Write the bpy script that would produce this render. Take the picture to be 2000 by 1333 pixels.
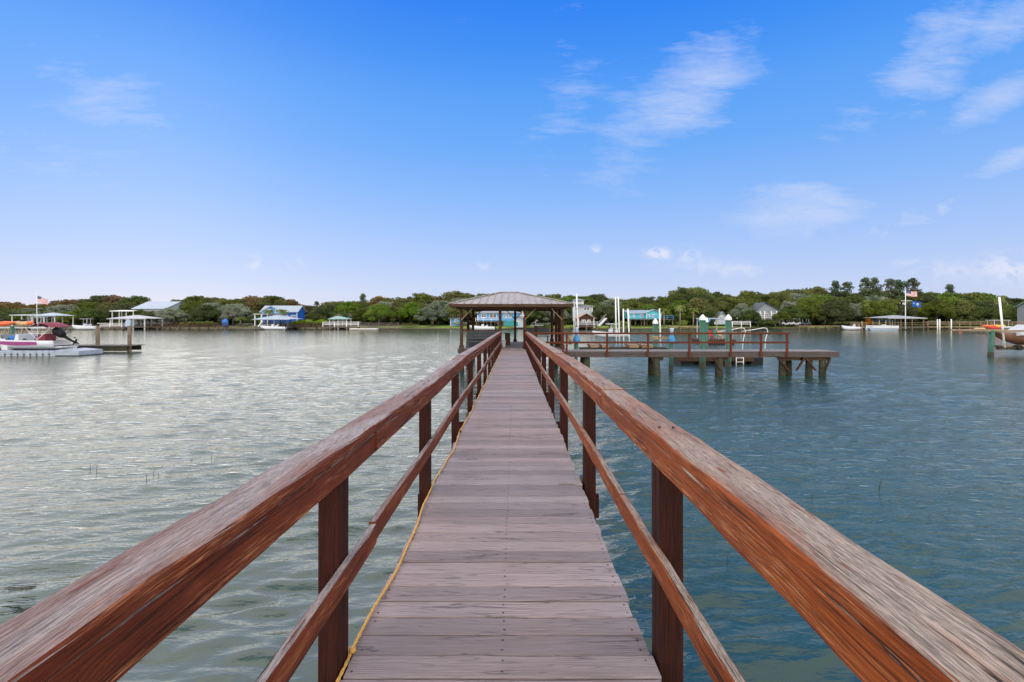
import bpy, math, random
import numpy as np
from mathutils import Vector, Matrix

random.seed(7)
rng = np.random.default_rng(7)
for o in list(bpy.data.objects):
    bpy.data.objects.remove(o)
S = bpy.context.scene
COL = S.collection
R = math.radians

# ------------------------------------------------------------------ camera
EYE = 3.1                      # metres above the water
HX, HY, FOC = 1005.0, 620.0, 1000.0
cam_d = bpy.data.cameras.new('camera')
cam_d.lens = 18.0
cam_d.sensor_width = 36.0
cam_d.shift_x = -0.0025
cam_d.shift_y = -0.02325
cam_d.clip_start = 0.05
cam_d.clip_end = 5000
cam = bpy.data.objects.new('camera', cam_d)
COL.objects.link(cam)
cam.location = (0, 0, EYE)
cam.rotation_euler = (R(90), 0, 0)
S.camera = cam

S.view_settings.view_transform = 'Standard'
S.view_settings.look = 'None'
S.view_settings.exposure = 0.0
S.view_settings.gamma = 1.0
S.render.film_transparent = False
try:
    S.cycles.max_bounces = 6
    S.cycles.transparent_max_bounces = 6
    S.cycles.use_denoising = True
except Exception:
    pass

SUN_AZ = -35.0     # degrees left of the view direction (+Y)
SUN_EL = 18.0
# ------------------------------------------------------------------ node helpers
class NT:
    def __init__(s, tree):
        s.t = tree; s.n = tree.nodes; s.l = tree.links
    def new(s, typ, ins=None, **kw):
        nd = s.n.new(typ)
        for k, v in kw.items():
            setattr(nd, k, v)
        for k, v in (ins or {}).items():
            s.put(nd, k, v)
        return nd
    def put(s, nd, k, v):
        sock = nd.inputs[k]
        if isinstance(v, bpy.types.NodeSocket):
            s.l.new(v, sock)
        elif isinstance(v, bpy.types.Node):
            s.l.new(v.outputs[0], sock)
        else:
            if isinstance(v, (tuple, list)) and sock.type == 'RGBA' and len(v) == 3:
                v = (*v, 1)
            sock.default_value = v
    def math(s, op, a, b=None, c=None, clamp=False):
        nd = s.new('ShaderNodeMath', operation=op, use_clamp=clamp)
        s.put(nd, 0, a)
        if b is not None: s.put(nd, 1, b)
        if c is not None: s.put(nd, 2, c)
        return nd.outputs[0]
    def vmath(s, op, a, b=None):
        nd = s.new('ShaderNodeVectorMath', operation=op)
        s.put(nd, 0, a)
        if b is not None: s.put(nd, 1, b)
        return nd
    def mix(s, f, a, b, mode='MIX'):
        nd = s.new('ShaderNodeMix', data_type='RGBA', blend_type=mode)
        s.put(nd, 0, f); s.put(nd, 6, a); s.put(nd, 7, b)
        return nd.outputs[2]
    def ramp(s, f, stops, interp='LINEAR'):
        nd = s.new('ShaderNodeValToRGB')
        cr = nd.color_ramp
        cr.interpolation = interp
        while len(cr.elements) < len(stops):
            cr.elements.new(0.5)
        for e, (p, c) in zip(cr.elements, stops):
            e.position = p
            e.color = (c, c, c, 1) if isinstance(c, (int, float)) else (*c[:3], 1)
        s.put(nd, 0, f)
        return nd.outputs[0]
    def rng(s, v, a, b, c=0.0, d=1.0, smooth=False):
        nd = s.new('ShaderNodeMapRange', interpolation_type='SMOOTHSTEP' if smooth else 'LINEAR')
        s.put(nd, 0, v); s.put(nd, 1, a); s.put(nd, 2, b); s.put(nd, 3, c); s.put(nd, 4, d)
        return nd.outputs[0]
    def noise(s, vec, scale=1.0, detail=3.0, rough=0.5, dist=0.0, dims='3D'):
        nd = s.new('ShaderNodeTexNoise', noise_dimensions=dims)
        s.put(nd, 'Vector', vec); s.put(nd, 'Scale', scale); s.put(nd, 'Detail', detail)
        s.put(nd, 'Roughness', rough); s.put(nd, 'Distortion', dist)
        return nd.outputs[0]
    def mapv(s, vec, scale=(1, 1, 1), loc=(0, 0, 0), rot=(0, 0, 0)):
        nd = s.new('ShaderNodeMapping')
        s.put(nd, 'Vector', vec); s.put(nd, 'Location', loc); s.put(nd, 'Rotation', rot); s.put(nd, 'Scale', scale)
        return nd.outputs[0]

# ------------------------------------------------------------------ world
world = bpy.data.worlds.new('World')
S.world = world
world.use_nodes = True
w = NT(world.node_tree)
w.n.clear()
sky = w.new('ShaderNodeTexSky', sky_type='NISHITA', sun_disc=False)
sky.sun_elevation = R(SUN_EL)
sky.sun_rotation = R(SUN_AZ)
sky.altitude = 0
sky.air_density = 1.0
sky.dust_density = 0.6
sky.ozone_density = 2.5
geo = w.new('ShaderNodeTexCoord')
sep = w.new('ShaderNodeSeparateXYZ', {0: geo.outputs['Generated']})
dx, dy, dz = sep.outputs
STR = 0.10
_g = [(0.0, (.67, .70, .87)), (.05, (.575, .68, .94)), (.12, (.435, .605, .98)), (.215, (.275, .51, .99)), (.305, (.160, .425, .98)),
      (.387, (.105, .372, .97)), (.461, (.052, .290, .95)), (.53, (.026, .230, .93)), (.75, (.06, .22, .70)), (1.0, (.16, .28, .62))]
grad = w.ramp(w.math('MAXIMUM', dz, 0.0), [(p, tuple(min(1.0, k) for k in c)) for p, c in _g])
grad = w.mix(1.0, grad, (1 / STR, 1 / STR, 1 / STR), 'MULTIPLY')
skc = w.mix(0.94, sky.outputs[0], grad)
# cirrus and small cumulus, by direction in the sky dome (a = azimuth tangent, b = elevation tangent)
ysafe = w.math('MAXIMUM', dy, 0.08)
a_ = w.math('DIVIDE', dx, ysafe)
b_ = w.math('DIVIDE', dz, ysafe)
ab = w.new('ShaderNodeCombineXYZ', {0: a_, 1: b_, 2: 0.0}).outputs[0]
warp = w.noise(ab, 3.2, 5, 0.6)
warp2_ = w.noise(ab, 26, 4, 0.6)
streak = w.noise(w.mapv(ab, (2.0, 10.0, 1), rot=(0, 0, R(-36))), 2.0, 9, 0.68, 0.5)
fine = w.noise(w.mapv(ab, (10, 40, 1), rot=(0, 0, R(8))), 2.0, 7, 0.66, 0.8)
puffn = w.noise(w.mapv(ab, (1, 1.7, 1)), 22.0, 5, 0.6, 0.3)
def patch(px, py, rx, ry, ang, gain):
    ca, cb = (px - HX) / FOC, (HY - py) / FOC
    v = w.mapv(ab, (1, 1, 1), loc=(-ca, -cb, 0))
    v = w.mapv(v, (1, 1, 1), rot=(0, 0, R(-ang)))
    v = w.mapv(v, (FOC / rx, FOC / ry, 1))
    l = w.vmath('LENGTH', v).outputs['Value']
    if rx < 120 and ry < 50: l = w.math('ADD', l, w.math('MULTIPLY', w.math('SUBTRACT', puffn, .5), 3.2))
    l = w.math('ADD', l, w.math('MULTIPLY', w.math('SUBTRACT', warp2_ if rx < 90 else warp, 0.5), 1.6))
    return w.rng(l, 1.15, 0.0, 0.0, gain, True)
cir = None
for p in [(1345, 180, 215, 100, 34, .92), (1230, 270, 190, 150, 60, .60), (1110, 200, 200, 150, 70, .42), (1560, 410, 190, 75, 8, .95), (1790, 428, 90, 26, 22, .7),
          (1790, 130, 260, 105, 40, .9), (1980, 40, 260, 80, 28, .8), (1600, 300, 220, 50, 48, .35),
          (1950, 195, 170, 50, 28, .9), (1985, 305, 130, 34, 24, .8), (200, 180, 260, 130, -15, .62), (80, 300, 300, 150, 0, .35),
          (1350, 520, 200, 30, 0, .5), (230, 300, 150, 14, 6, .25)]:
    q = patch(*p)
    cir = q if cir is None else w.math('MAXIMUM', cir, q)
tex = w.math('ADD', w.math('MULTIPLY', w.rng(streak, .30, .70), .72), w.math('MULTIPLY', w.rng(fine, .32, .68), .28))
cir = w.rng(w.math('ADD', w.math('MULTIPLY', cir, .95), w.math('MULTIPLY', tex, .85)), .70, 1.65, 0, 1)
puf = None
for p in [(494, 514, 20, 22, -60, 1.2), (575, 512, 22, 14, 0, .9), (1163, 488, 14, 11, 0, .9), (945, 521, 24, 12, 0, .6), (1288, 496, 44, 16, 0, 1.1),
          (1340, 500, 34, 24, 0, .9), (1440, 528, 80, 22, 0, .5), (1775, 518, 44, 20, 0, .5), (1860, 528, 70, 28, 0, .6), (1975, 524, 100, 44, 0, 1.0), (1380, 520, 110, 26, 0, .45)]:
    q = patch(*p)
    puf = q if puf is None else w.math('MAXIMUM', puf, q)
puf = w.math('MULTIPLY', w.math('MULTIPLY', puf, w.rng(puffn, .38, .62, 0, 1, True)), 1.5, clamp=True)
front = w.rng(dy, .1, .3)
cl = w.math('MULTIPLY', w.math('MAXIMUM', w.math('MULTIPLY', cir, .56), w.math('MULTIPLY', puf, .85)), front, clamp=True)
# added bright sheet on the unseen dome, to light the scene and the water
# white fill over and behind the viewer, outside the blue part of the sky
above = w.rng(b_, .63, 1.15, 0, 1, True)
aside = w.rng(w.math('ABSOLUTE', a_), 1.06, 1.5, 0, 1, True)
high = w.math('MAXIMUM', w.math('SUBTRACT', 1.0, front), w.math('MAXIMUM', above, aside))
fill_mask = w.math('MULTIPLY', w.rng(w.noise(w.mapv(geo.outputs['Generated'], (1.5, 3, 4)), 1.2, 4, .55), .30, .66, .72, 1.0), high)
CLOUDC = (7.6, 8.0, 9.6)
skc = w.mix(cl, skc, CLOUDC)
skc = w.mix(fill_mask, skc, w.mix(w.rng(dy, -.5, .15), (27.0, 25.4, 23.6), (8.4, 8.7, 9.4)))
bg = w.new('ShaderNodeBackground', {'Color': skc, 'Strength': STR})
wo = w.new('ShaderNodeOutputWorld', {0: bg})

# ------------------------------------------------------------------ sun
sun_d = bpy.data.lights.new('sun', 'SUN')
sun_d.energy = 1.75
sun_d.angle = R(86)
sun_d.color = (1.0, 0.92, 0.86)
sun = bpy.data.objects.new('sun', sun_d)
COL.objects.link(sun)
_az, _el = R(SUN_AZ), R(SUN_EL)
sdir = Vector((math.sin(_az) * math.cos(_el), math.cos(_az) * math.cos(_el), math.sin(_el)))
sun.rotation_euler = (-sdir).to_track_quat('-Z', 'Y').to_euler()
sun.location = (-60, 80, 60)

# ------------------------------------------------------------------ placement helpers
def W(px, py, Y):
    """world point of a feature measured in the photograph, at distance Y"""
    return Vector(((px - HX) / FOC * Y, Y, EYE - (py - HY) / FOC * Y))
def WX(px, Y): return (px - HX) / FOC * Y
def WZ(py, Y): return EYE - (py - HY) / FOC * Y
def YW(py, z=0.0): return (EYE - z) * FOC / (py - HY)

def interp(x, pts):
    if x <= pts[0][0]: return pts[0][1]
    for (x0, y0), (x1, y1) in zip(pts, pts[1:]):
        if x <= x1: return y0 + (y1 - y0) * (x - x0) / (x1 - x0)
    return pts[-1][1]

# ------------------------------------------------------------------ mesh builder
class MB:
    def __init__(s):
        s.v = []; s.f = []; s.uv = []; s.mi = []; s.m = 0
    def add(s, vs, fs, uvs=None, mi=None):
        b = len(s.v)
        s.v.extend([tuple(p) for p in vs])
        for k, f in enumerate(fs):
            s.f.append([b + i for i in f])
            if uvs is not None:
                s.uv.append([tuple(q) for q in uvs[k]])
            else:
                s.uv.append([(vs[i][0] + vs[i][1] * .37, vs[i][2] + vs[i][1] * .61) for i in f])
            s.mi.append(s.m if mi is None else mi)
        return s
    def beam(s, p0, p1, wd, ht, up=(0, 0, 1), segs=1, jit=0.0, bev=0.0, mi=None):
        """rectangular timber from p0 to p1 (centre line), uv: u along, v round"""
        p0, p1 = Vector(p0), Vector(p1)
        return s.sweep([p0.lerp(p1, i / segs) for i in range(segs + 1)], wd, ht, up, jit, bev, mi)
    def sweep(s, pts, wd, ht, up=(0, 0, 1), jit=0.0, bev=0.0, mi=None, wf=None):
        up = Vector(up)
        u0, v0 = random.random() * 37, random.random() * 23
        if bev > 0:
            a, b, c = wd / 2, ht / 2, min(bev, wd * .3, ht * .3)
            sec = [(-a + c, -b), (a - c, -b), (a, -b + c), (a, b - c), (a - c, b), (-a + c, b), (-a, b - c), (-a, -b + c)]
        else:
            sec = [(-wd / 2, -ht / 2), (wd / 2, -ht / 2), (wd / 2, ht / 2), (-wd / 2, ht / 2)]
        n = len(sec)
        per = [0]
        for i in range(n):
            q, r = sec[i], sec[(i + 1) % n]
            per.append(per[-1] + math.hypot(q[0] - r[0], q[1] - r[1]))
        vs = []; L = [0]
        for i, p in enumerate(pts):
            if i: L.append(L[-1] + (Vector(p) - Vector(pts[i - 1])).length)
            t = (Vector(pts[min(i + 1, len(pts) - 1)]) - Vector(pts[max(i - 1, 0)])).normalized()
            side = t.cross(up)
            if side.length < 1e-4: side = t.cross(Vector((0, 1, 0)))
            side.normalize()
            u2 = side.cross(t).normalized()
            for (x, y) in sec:
                jx = (random.random() - .5) * jit; jy = (random.random() - .5) * jit
                vs.append(Vector(p) + side * (x + jx) + u2 * (y + jy))
        fs = []; uvs = []
        for i in range(len(pts) - 1):
            for k in range(n):
                a0, b0 = i * n + k, i * n + (k + 1) % n
                fs.append([a0, b0, b0 + n, a0 + n])
                uvs.append([(u0 + L[i], v0 + per[k]), (u0 + L[i], v0 + per[k + 1]), (u0 + L[i + 1], v0 + per[k + 1]), (u0 + L[i + 1], v0 + per[k])])
        e = (len(pts) - 1) * n
        fs.append(list(range(n))[::-1]); uvs.append([(u0 + sec[i][0] * .2, v0 + sec[i][1]) for i in range(n)][::-1])
        fs.append([e + i for i in range(n)]); uvs.append([(u0 + sec[i][0] * .2, v0 + sec[i][1]) for i in range(n)])
        return s.add(vs, [f[::-1] for f in fs], [q[::-1] for q in uvs], mi)
    def box(s, c, sz, rz=0.0, mi=None, bev=0.0):
        c = Vector(c)
        d = Vector((math.cos(rz), math.sin(rz), 0)) * sz[0] / 2
        return s.beam(c - d, c + d, sz[1], sz[2], bev=bev, mi=mi)
    def bx(s, x0, x1, y0, y1, z0, z1, mi=None, bev=0.0):
        return s.box(((x0 + x1) / 2, (y0 + y1) / 2, (z0 + z1) / 2), (x1 - x0, y1 - y0, z1 - z0), mi=mi, bev=bev)
    def tube(s, pts, r, n=8, mi=None, cap=True):
        pts = [Vector(p) for p in pts]
        if not isinstance(r, (list, tuple)): r = [r] * len(pts)
        vs = []; L = 0; u0 = random.random() * 19; us = []
        ref = None
        for i, p in enumerate(pts):
            if i: L += (p - pts[i - 1]).length
            us.append(u0 + L)
            t = (pts[min(i + 1, len(pts) - 1)] - pts[max(i - 1, 0)]).normalized()
            if ref is None:
                ref = t.cross(Vector((0.3, 1, 0.1)))
                if ref.length < .05: ref = t.cross(Vector((1, 0, 0)))
            ref = (ref - t * ref.dot(t)).normalized()
            o = t.cross(ref)
            for k in range(n):
                a = 2 * math.pi * k / n
                vs.append(p + (ref * math.cos(a) + o * math.sin(a)) * r[i])
        fs = []; uvs = []
        for i in range(len(pts) - 1):
            for k in range(n):
                a0, b0 = i * n + k, i * n + (k + 1) % n
                fs.append([a0, b0, b0 + n, a0 + n])
                w0, w1 = k / n * 6.28 * r[0], (k + 1) / n * 6.28 * r[0]
                uvs.append([(us[i], w0), (us[i], w1), (us[i + 1], w1), (us[i + 1], w0)])
        if cap:
            e = (len(pts) - 1) * n
            fs.append(list(range(n))[::-1]); uvs.append([(u0, v[0] * .1) for v in vs[:n]])
            fs.append([e + k for k in range(n)]); uvs.append([(u0, v[0] * .1) for v in vs[:n]])
        return s.add(vs, fs, uvs, mi)
    def cyl(s, x, y, z0, z1, r, r1=None, n=12, mi=None, steps=1):
        r1 = r if r1 is None else r1
        return s.tube([(x, y, z0 + (z1 - z0) * i / steps) for i in range(steps + 1)], [r + (r1 - r) * i / steps for i in range(steps + 1)], n, mi)
    def poly(s, pts, mi=None):
        return s.add([Vector(p) for p in pts], [list(range(len(pts)))], None, mi)
    def prism(s, pts, off, mi=None):
        """polygon pts extruded by vector off"""
        n = len(pts); off = Vector(off)
        vs = [Vector(p) for p in pts] + [Vector(p) + off for p in pts]
        fs = [list(range(n))[::-1], [n + i for i in range(n)]] + [[i, (i + 1) % n, n + (i + 1) % n, n + i] for i in range(n)]
        nrm = (vs[1] - vs[0]).cross(vs[2] - vs[1])
        if nrm.dot(off) < 0: fs = [f[::-1] for f in fs]
        return s.add(vs, fs, None, mi)
    def ball(s, c, rad, seg=10, ring=6, mi=None, jit=0.0):
        c = Vector(c)
        if not isinstance(rad, (tuple, list)): rad = (rad,) * 3
        vs = [c + Vector((0, 0, rad[2]))]
        for i in range(1, ring):
            th = math.pi * i / ring
            for k in range(seg):
                a = 2 * math.pi * k / seg
                j = 1 + (random.random() - .5) * jit
                vs.append(c + Vector((rad[0] * math.sin(th) * math.cos(a) * j, rad[1] * math.sin(th) * math.sin(a) * j, rad[2] * math.cos(th) * j)))
        vs.append(c - Vector((0, 0, rad[2])))
        fs = [[0, 1 + k, 1 + (k + 1) % seg] for k in range(seg)]
        for i in range(ring - 2):
            for k in range(seg):
                a0, b0 = 1 + i * seg + k, 1 + i * seg + (k + 1) % seg
                fs.append([a0, a0 + seg, b0 + seg, b0])
        e = 1 + (ring - 2) * seg
        fs += [[len(vs) - 1, e + (k + 1) % seg, e + k] for k in range(seg)]
        return s.add(vs, fs, None, mi)
    def build(s, name, mats, parent=None, smooth=False):
        me = bpy.data.meshes.new(name)
        off = Vector(parent.matrix_world.translation) if parent is not None else Vector((0, 0, 0))
        if parent is not None:
            off = Vector((0, 0, 0)); p = parent
            while p is not None:
                off += p.location; p = p.parent
        me.from_pydata([(v[0] - off.x, v[1] - off.y, v[2] - off.z) for v in s.v], [], s.f)
        if not isinstance(mats, (list, tuple)): mats = [mats]
        for m in mats: me.materials.append(m)
        uvl = me.uv_layers.new(name='UVMap')
        flat = [c for f in s.uv for q in f for c in q]
        uvl.data.foreach_set('uv', flat)
        me.polygons.foreach_set('material_index', s.mi)
        if smooth: me.polygons.foreach_set('use_smooth', [True] * len(s.f))
        me.update()
        o = bpy.data.objects.new(name, me)
        COL.objects.link(o)
        if parent is not None: o.parent = parent
        return o

def tag(o, label=None, cat=None, group=None, kind=None):
    if label: o['label'] = label
    if cat: o['category'] = cat
    if group: o['group'] = group
    if kind: o['kind'] = kind
    return o
def thing(name, label, cat, loc=(0, 0, 0), group=None):
    o = bpy.data.objects.new(name, None)
    o.empty_display_size = .2
    COL.objects.link(o)
    o.location = loc
    return tag(o, label, cat, group)
def dup(root, loc=None, rz=None, sc=None, label=None, group=None):
    r = root.copy(); COL.objects.link(r)
    if loc is not None: r.location = loc
    if rz is not None: r.rotation_euler = (0, 0, rz)
    if sc is not None: r.scale = sc
    if label: r['label'] = label
    if group: r['group'] = group
    for ch in list(root.children):
        c = ch.copy(); COL.objects.link(c); c.parent = r
        for g in list(ch.children):
            d = g.copy(); COL.objects.link(d); d.parent = c
    return r
def one(mb, name, mat, label, cat, group=None, smooth=False):
    """a thing that is one mesh; origin at its base centre"""
    xs = [v[0] for v in mb.v]; ys = [v[1] for v in mb.v]; zs = [v[2] for v in mb.v]
    c = Vector(((min(xs) + max(xs)) / 2, (min(ys) + max(ys)) / 2, min(zs)))
    mb.v = [(v[0] - c.x, v[1] - c.y, v[2] - c.z) for v in mb.v]
    o = mb.build(name, mat, None, smooth)
    o.location = c
    return tag(o, label, cat, group)

# ------------------------------------------------------------------ materials
M = {}
def newmat(name):
    m = bpy.data.materials.new(name); m.use_nodes = True
    t = NT(m.node_tree); t.n.clear()
    out = t.new('ShaderNodeOutputMaterial')
    return m, t, out
def plain(name, col, rough=.6, metal=0.0, var=.18, scale=3.0, bump=.0, spec=.4, sheen=0.0):
    m, t, out = newmat(name)
    tc = t.new('ShaderNodeTexCoord').outputs['Object']
    n = t.noise(tc, scale, 5, .6)
    c0 = tuple(c * (1 - var) for c in col); c1 = tuple(min(1, c * (1 + var)) for c in col)
    c = t.mix(t.rng(n, .3, .7), c0, c1)
    b = t.new('ShaderNodeBsdfPrincipled', {'Base Color': c, 'Roughness': rough, 'Metallic': metal, 'Specular IOR Level': spec})
    if bump:
        bp = t.new('ShaderNodeBump', {'Strength': bump, 'Distance': .02, 'Height': n})
        t.put(b, 'Normal', bp)
    t.put(out, 0, b)
    M[name] = m
    return m

def wood(name, base, dark, pale, weather_top=.8, weather_side=.15, grain=1.0, rough=.7, knots=True, patches=.0, cracks=1.0, light=None):
    """stained timber, uv = metres along / across the board"""
    m, t, out = newmat(name)
    uv = t.new('ShaderNodeUVMap').outputs[0]
    g = t.new('ShaderNodeNewGeometry')
    nz = t.new('ShaderNodeSeparateXYZ', {0: g.outputs['True Normal']}).outputs[2]
    top = t.rng(nz, .55, .85)
    # figure: wavy growth lines following a slow warp
    warp = t.noise(t.mapv(uv, (.9, 7, 1)), 1.0, 2, .5)
    warp2 = t.noise(t.mapv(uv, (2.6, 26, 1)), 1.0, 3, .5)
    sv = t.new('ShaderNodeSeparateXYZ', {0: uv})
    u, v = sv.outputs[0], sv.outputs[1]
    ph = t.math('ADD', t.math('MULTIPLY', v, 520 * grain), t.math('ADD', t.math('MULTIPLY', warp, 48), t.math('MULTIPLY', warp2, 7)))
    kd = None
    if knots:
        vor = t.new('ShaderNodeTexVoronoi', {'Vector': t.mapv(uv, (1.15, 5.5, 1)), 'Scale': 1.0, 'Randomness': 1.0})
        kd = t.math('MULTIPLY', vor.outputs['Distance'], 1.0)
        ph = t.math('ADD', ph, t.math('MULTIPLY', t.rng(kd, .34, .0, 0, 1, True), 34))
    ring = t.math('ADD', t.math('MULTIPLY', t.math('SINE', ph), .5), .5)
    ring = t.math('MULTIPLY', ring, t.rng(t.noise(t.mapv(uv, (2.0, 34, 1), loc=(2, 2, 0)), 1.0, 3, .6), .38, .66))
    fib = t.noise(t.mapv(uv, (5.5, 250, 1)), 1.0, 5, .72)
    fib2 = t.noise(t.mapv(uv, (30, 600, 1)), 1.0, 2, .6)
    blot = t.noise(t.mapv(uv, (1.4, 9, 1)), 1.0, 5, .62, .4)
    col = t.mix(t.rng(blot, .3, .7), dark, base)
    col = t.mix(t.math('MULTIPLY', t.rng(ring, .45, .95), .75), col, tuple(c * .38 for c in dark))
    if light:
        fleck = t.noise(t.mapv(uv, (9, 260, 1), loc=(6, 1, 0)), 1.0, 4, .65, .2)
        fleck2 = t.noise(t.mapv(uv, (1.7, 18, 1), loc=(1, 4, 0)), 1.0, 3, .6)
        col = t.mix(t.math('MULTIPLY', t.rng(fleck, .50, .60), t.rng(fleck2, .50, .62)), col, light)
    col = t.mix(t.math('MULTIPLY', t.rng(fib, .48, .60), .7), col, tuple(c * .28 for c in dark))
    # paint worn through to pale bleached timber: strong on faces open to the sky
    wn = t.noise(t.mapv(uv, (3.6, 30, 1), loc=(3, 5, 0)), 1.0, 7, .72, .35)
    wf = t.math('ADD', t.math('MULTIPLY', wn, .62), t.math('ADD', t.math('MULTIPLY', fib, .30), t.math('MULTIPLY', ring, .08)))
    amt = t.math('ADD', t.math('MULTIPLY', top, weather_top - weather_side), weather_side)
    thr = t.math('SUBTRACT', .86, t.math('MULTIPLY', amt, .52))
    wear = t.rng(t.math('SUBTRACT', wf, thr), -.02, .05, 0, 1, True)
    if patches:
        pn = t.noise(t.mapv(uv, (.55, 3.2, 1), loc=(9, 2, 0)), 1.0, 3, .55, .6)
        wear = t.math('MULTIPLY', wear, t.rng(pn, .5 - patches * .2, .5 + .08, 1 - patches, 1, True))
    pv = t.mix(t.rng(t.math('ADD', t.math('MULTIPLY', fib2, .4), t.math('MULTIPLY', fib, .6)), .42, .56), pale, tuple(c * .26 for c in pale))
    pv = t.mix(t.math('MULTIPLY', t.rng(blot, .52, .66), .35), pv, tuple(c * k for c, k in zip(base, (.85, 1.2, 2.0))))
    pv = t.mix(t.math('MULTIPLY', t.rng(ring, .5, .95), .4), pv, tuple(c * .5 for c in pale))
    col = t.mix(wear, col, pv)
    # checks and cracks
    dk = t.noise(t.mapv(uv, (1.3, 11, 1), loc=(5, 5, 0)), 1.0, 5, .65, .6)
    col = t.mix(t.math('MULTIPLY', t.math('MULTIPLY', t.rng(dk, .60, .68), top), .75), col, (.055, .040, .040))
    ck = t.noise(t.mapv(uv, (.55, 20, 1), loc=(1, 7, 0)), 1.0, 4, .55, .1)
    cmask = t.rng(t.noise(t.mapv(uv, (1.1, 9, 1), loc=(3, 1, 0)), 1.0, 2, .5), .50, .60)
    crack = t.math('MULTIPLY', t.math('MULTIPLY', t.rng(t.math('ABSOLUTE', t.math('SUBTRACT', ck, .5)), .016, .006), cmask), cracks * .95)
    col = t.mix(crack, col, (.018, .012, .010))
    h = t.math('ADD', t.math('MULTIPLY', fib, .5), t.math('ADD', t.math('MULTIPLY', ring, -.35), t.math('MULTIPLY', crack, -1.2)))
    h = t.math('ADD', h, t.math('MULTIPLY', wear, -.35))
    if knots:
        kn = t.rng(kd, .075, .03, 0, 1)
        col = t.mix(t.math('MULTIPLY', kn, .9), col, (.02, .012, .008))
        h = t.math('ADD', h, t.math('MULTIPLY', kn, -.6))
    bp = t.new('ShaderNodeBump', {'Strength': 1.0, 'Distance': .005, 'Height': h})
    b = t.new('ShaderNodeBsdfPrincipled', {'Base Color': col, 'Roughness': rough, 'Specular IOR Level': .18, 'Normal': bp})
    t.put(out, 0, b)
    M[name] = m
    return m

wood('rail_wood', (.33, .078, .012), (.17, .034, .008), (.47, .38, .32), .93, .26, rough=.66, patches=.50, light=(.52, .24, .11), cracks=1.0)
wood('rail_wood_shaded', (.20, .042, .012), (.10, .020, .008), (.43, .37, .37), .95, .20, rough=.66, patches=.50, light=(.44, .18, .08), cracks=1.0)  # left rail's shade put into a darker copy of the rail stain
wood('post_wood', (.055, .013, .008), (.030, .008, .006), (.30, .25, .22), .3, .04, rough=.8, knots=False)  # dark colour also holds the shade on the posts' near faces
wood('far_red_wood', (.16, .040, .018), (.10, .024, .012), (.22, .18, .17), .3, .04, rough=.7, knots=False, grain=.3)
wood('brown_wood', (.11, .060, .038), (.055, .030, .020), (.26, .23, .20), .5, .2, rough=.8, knots=False, grain=.3)
wood('grey_wood', (.20, .185, .17), (.12, .108, .10), (.34, .32, .30), .6, .4, rough=.85, knots=False, grain=.3)
wood('side_deck_wood', (.120, .100, .095), (.085, .068, .064), (.42, .39, .39), .9, .1, rough=.8, knots=False, grain=.3)
wood('tan_wood', (.42, .31, .20), (.30, .21, .13), (.55, .48, .40), .6, .4, rough=.8, knots=False, grain=.3)

# deck: worn mauve-grey paint over boards running across the pier
def deck_mat():
    m, t, out = newmat('deck_paint')
    uv = t.new('ShaderNodeUVMap').outputs[0]
    at = t.new('ShaderNodeAttribute', attribute_name='tone', attribute_type='GEOMETRY')
    sv = t.new('ShaderNodeSeparateXYZ', {0: uv})
    warp = t.noise(t.mapv(uv, (1.2, 9, 1)), 1.0, 3, .5)
    vor = t.new('ShaderNodeTexVoronoi', {'Vector': t.mapv(uv, (1.3, 4.2, 1)), 'Scale': 1.0})
    kd = vor.outputs['Distance']
    ph = t.math('ADD', t.math('MULTIPLY', sv.outputs[1], 300), t.math('ADD', t.math('MULTIPLY', warp, 52), t.math('MULTIPLY', t.rng(kd, .26, 0, 0, 1, True), 34)))
    ring = t.math('ADD', t.math('MULTIPLY', t.math('SINE', ph), .5), .5)
    fib = t.noise(t.mapv(uv, (3.5, 190, 1)), 1.0, 4, .65)
    blot = t.noise(t.mapv(uv, (1.1, 3, 1)), 1.0, 5, .6, .3)
    big = t.noise(t.new('ShaderNodeTexCoord').outputs['Object'], .55, 3, .5)
    base = t.mix(t.rng(blot, .3, .7), (.255, .196, .194), (.370, .296, .294))
    base = t.mix(t.rng(big, .4, .62, 0, .5), base, (.235, .235, .265))
    base = t.mix(1.0, base, t.mix(at.outputs['Fac'], (.68, .66, .67), (1.20, 1.16, 1.15)), 'MULTIPLY')
    base = t.mix(t.math('MULTIPLY', t.rng(fib, .46, .60), .46), base, (.10, .072, .070))
    base = t.mix(t.math('MULTIPLY', t.rng(ring, .80, 1.0), .42), base, (.10, .08, .085))
    ck = t.noise(t.mapv(uv, (.9, 11, 1), loc=(4, 2, 0)), 1.0, 4, .55, .15)
    cmask = t.rng(t.noise(t.mapv(uv, (1.4, 8, 1), loc=(3, 1, 0)), 1.0, 2, .5), .50, .58)
    crack = t.math('MULTIPLY', t.rng(t.math('ABSOLUTE', t.math('SUBTRACT', ck, .5)), .013, .004), cmask)
    base = t.mix(t.math('MULTIPLY', crack, .60), base, (.04, .030, .030))
    kn = t.rng(kd, .045, .015)
    base = t.mix(t.math('MULTIPLY', kn, .7), base, (.05, .035, .035))
    h = t.math('ADD', t.math('MULTIPLY', fib, -.45), t.math('ADD', t.math('MULTIPLY', ring, -.28), t.math('MULTIPLY', crack, -1.4)))
    bp = t.new('ShaderNodeBump', {'Strength': .8, 'Distance': .0035, 'Height': h})
    b = t.new('ShaderNodeBsdfPrincipled', {'Base Color': base, 'Roughness': .68, 'Specular IOR Level': .35, 'Normal': bp})
    t.put(out, 0, b)
    M['deck_paint'] = m
deck_mat()

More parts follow.
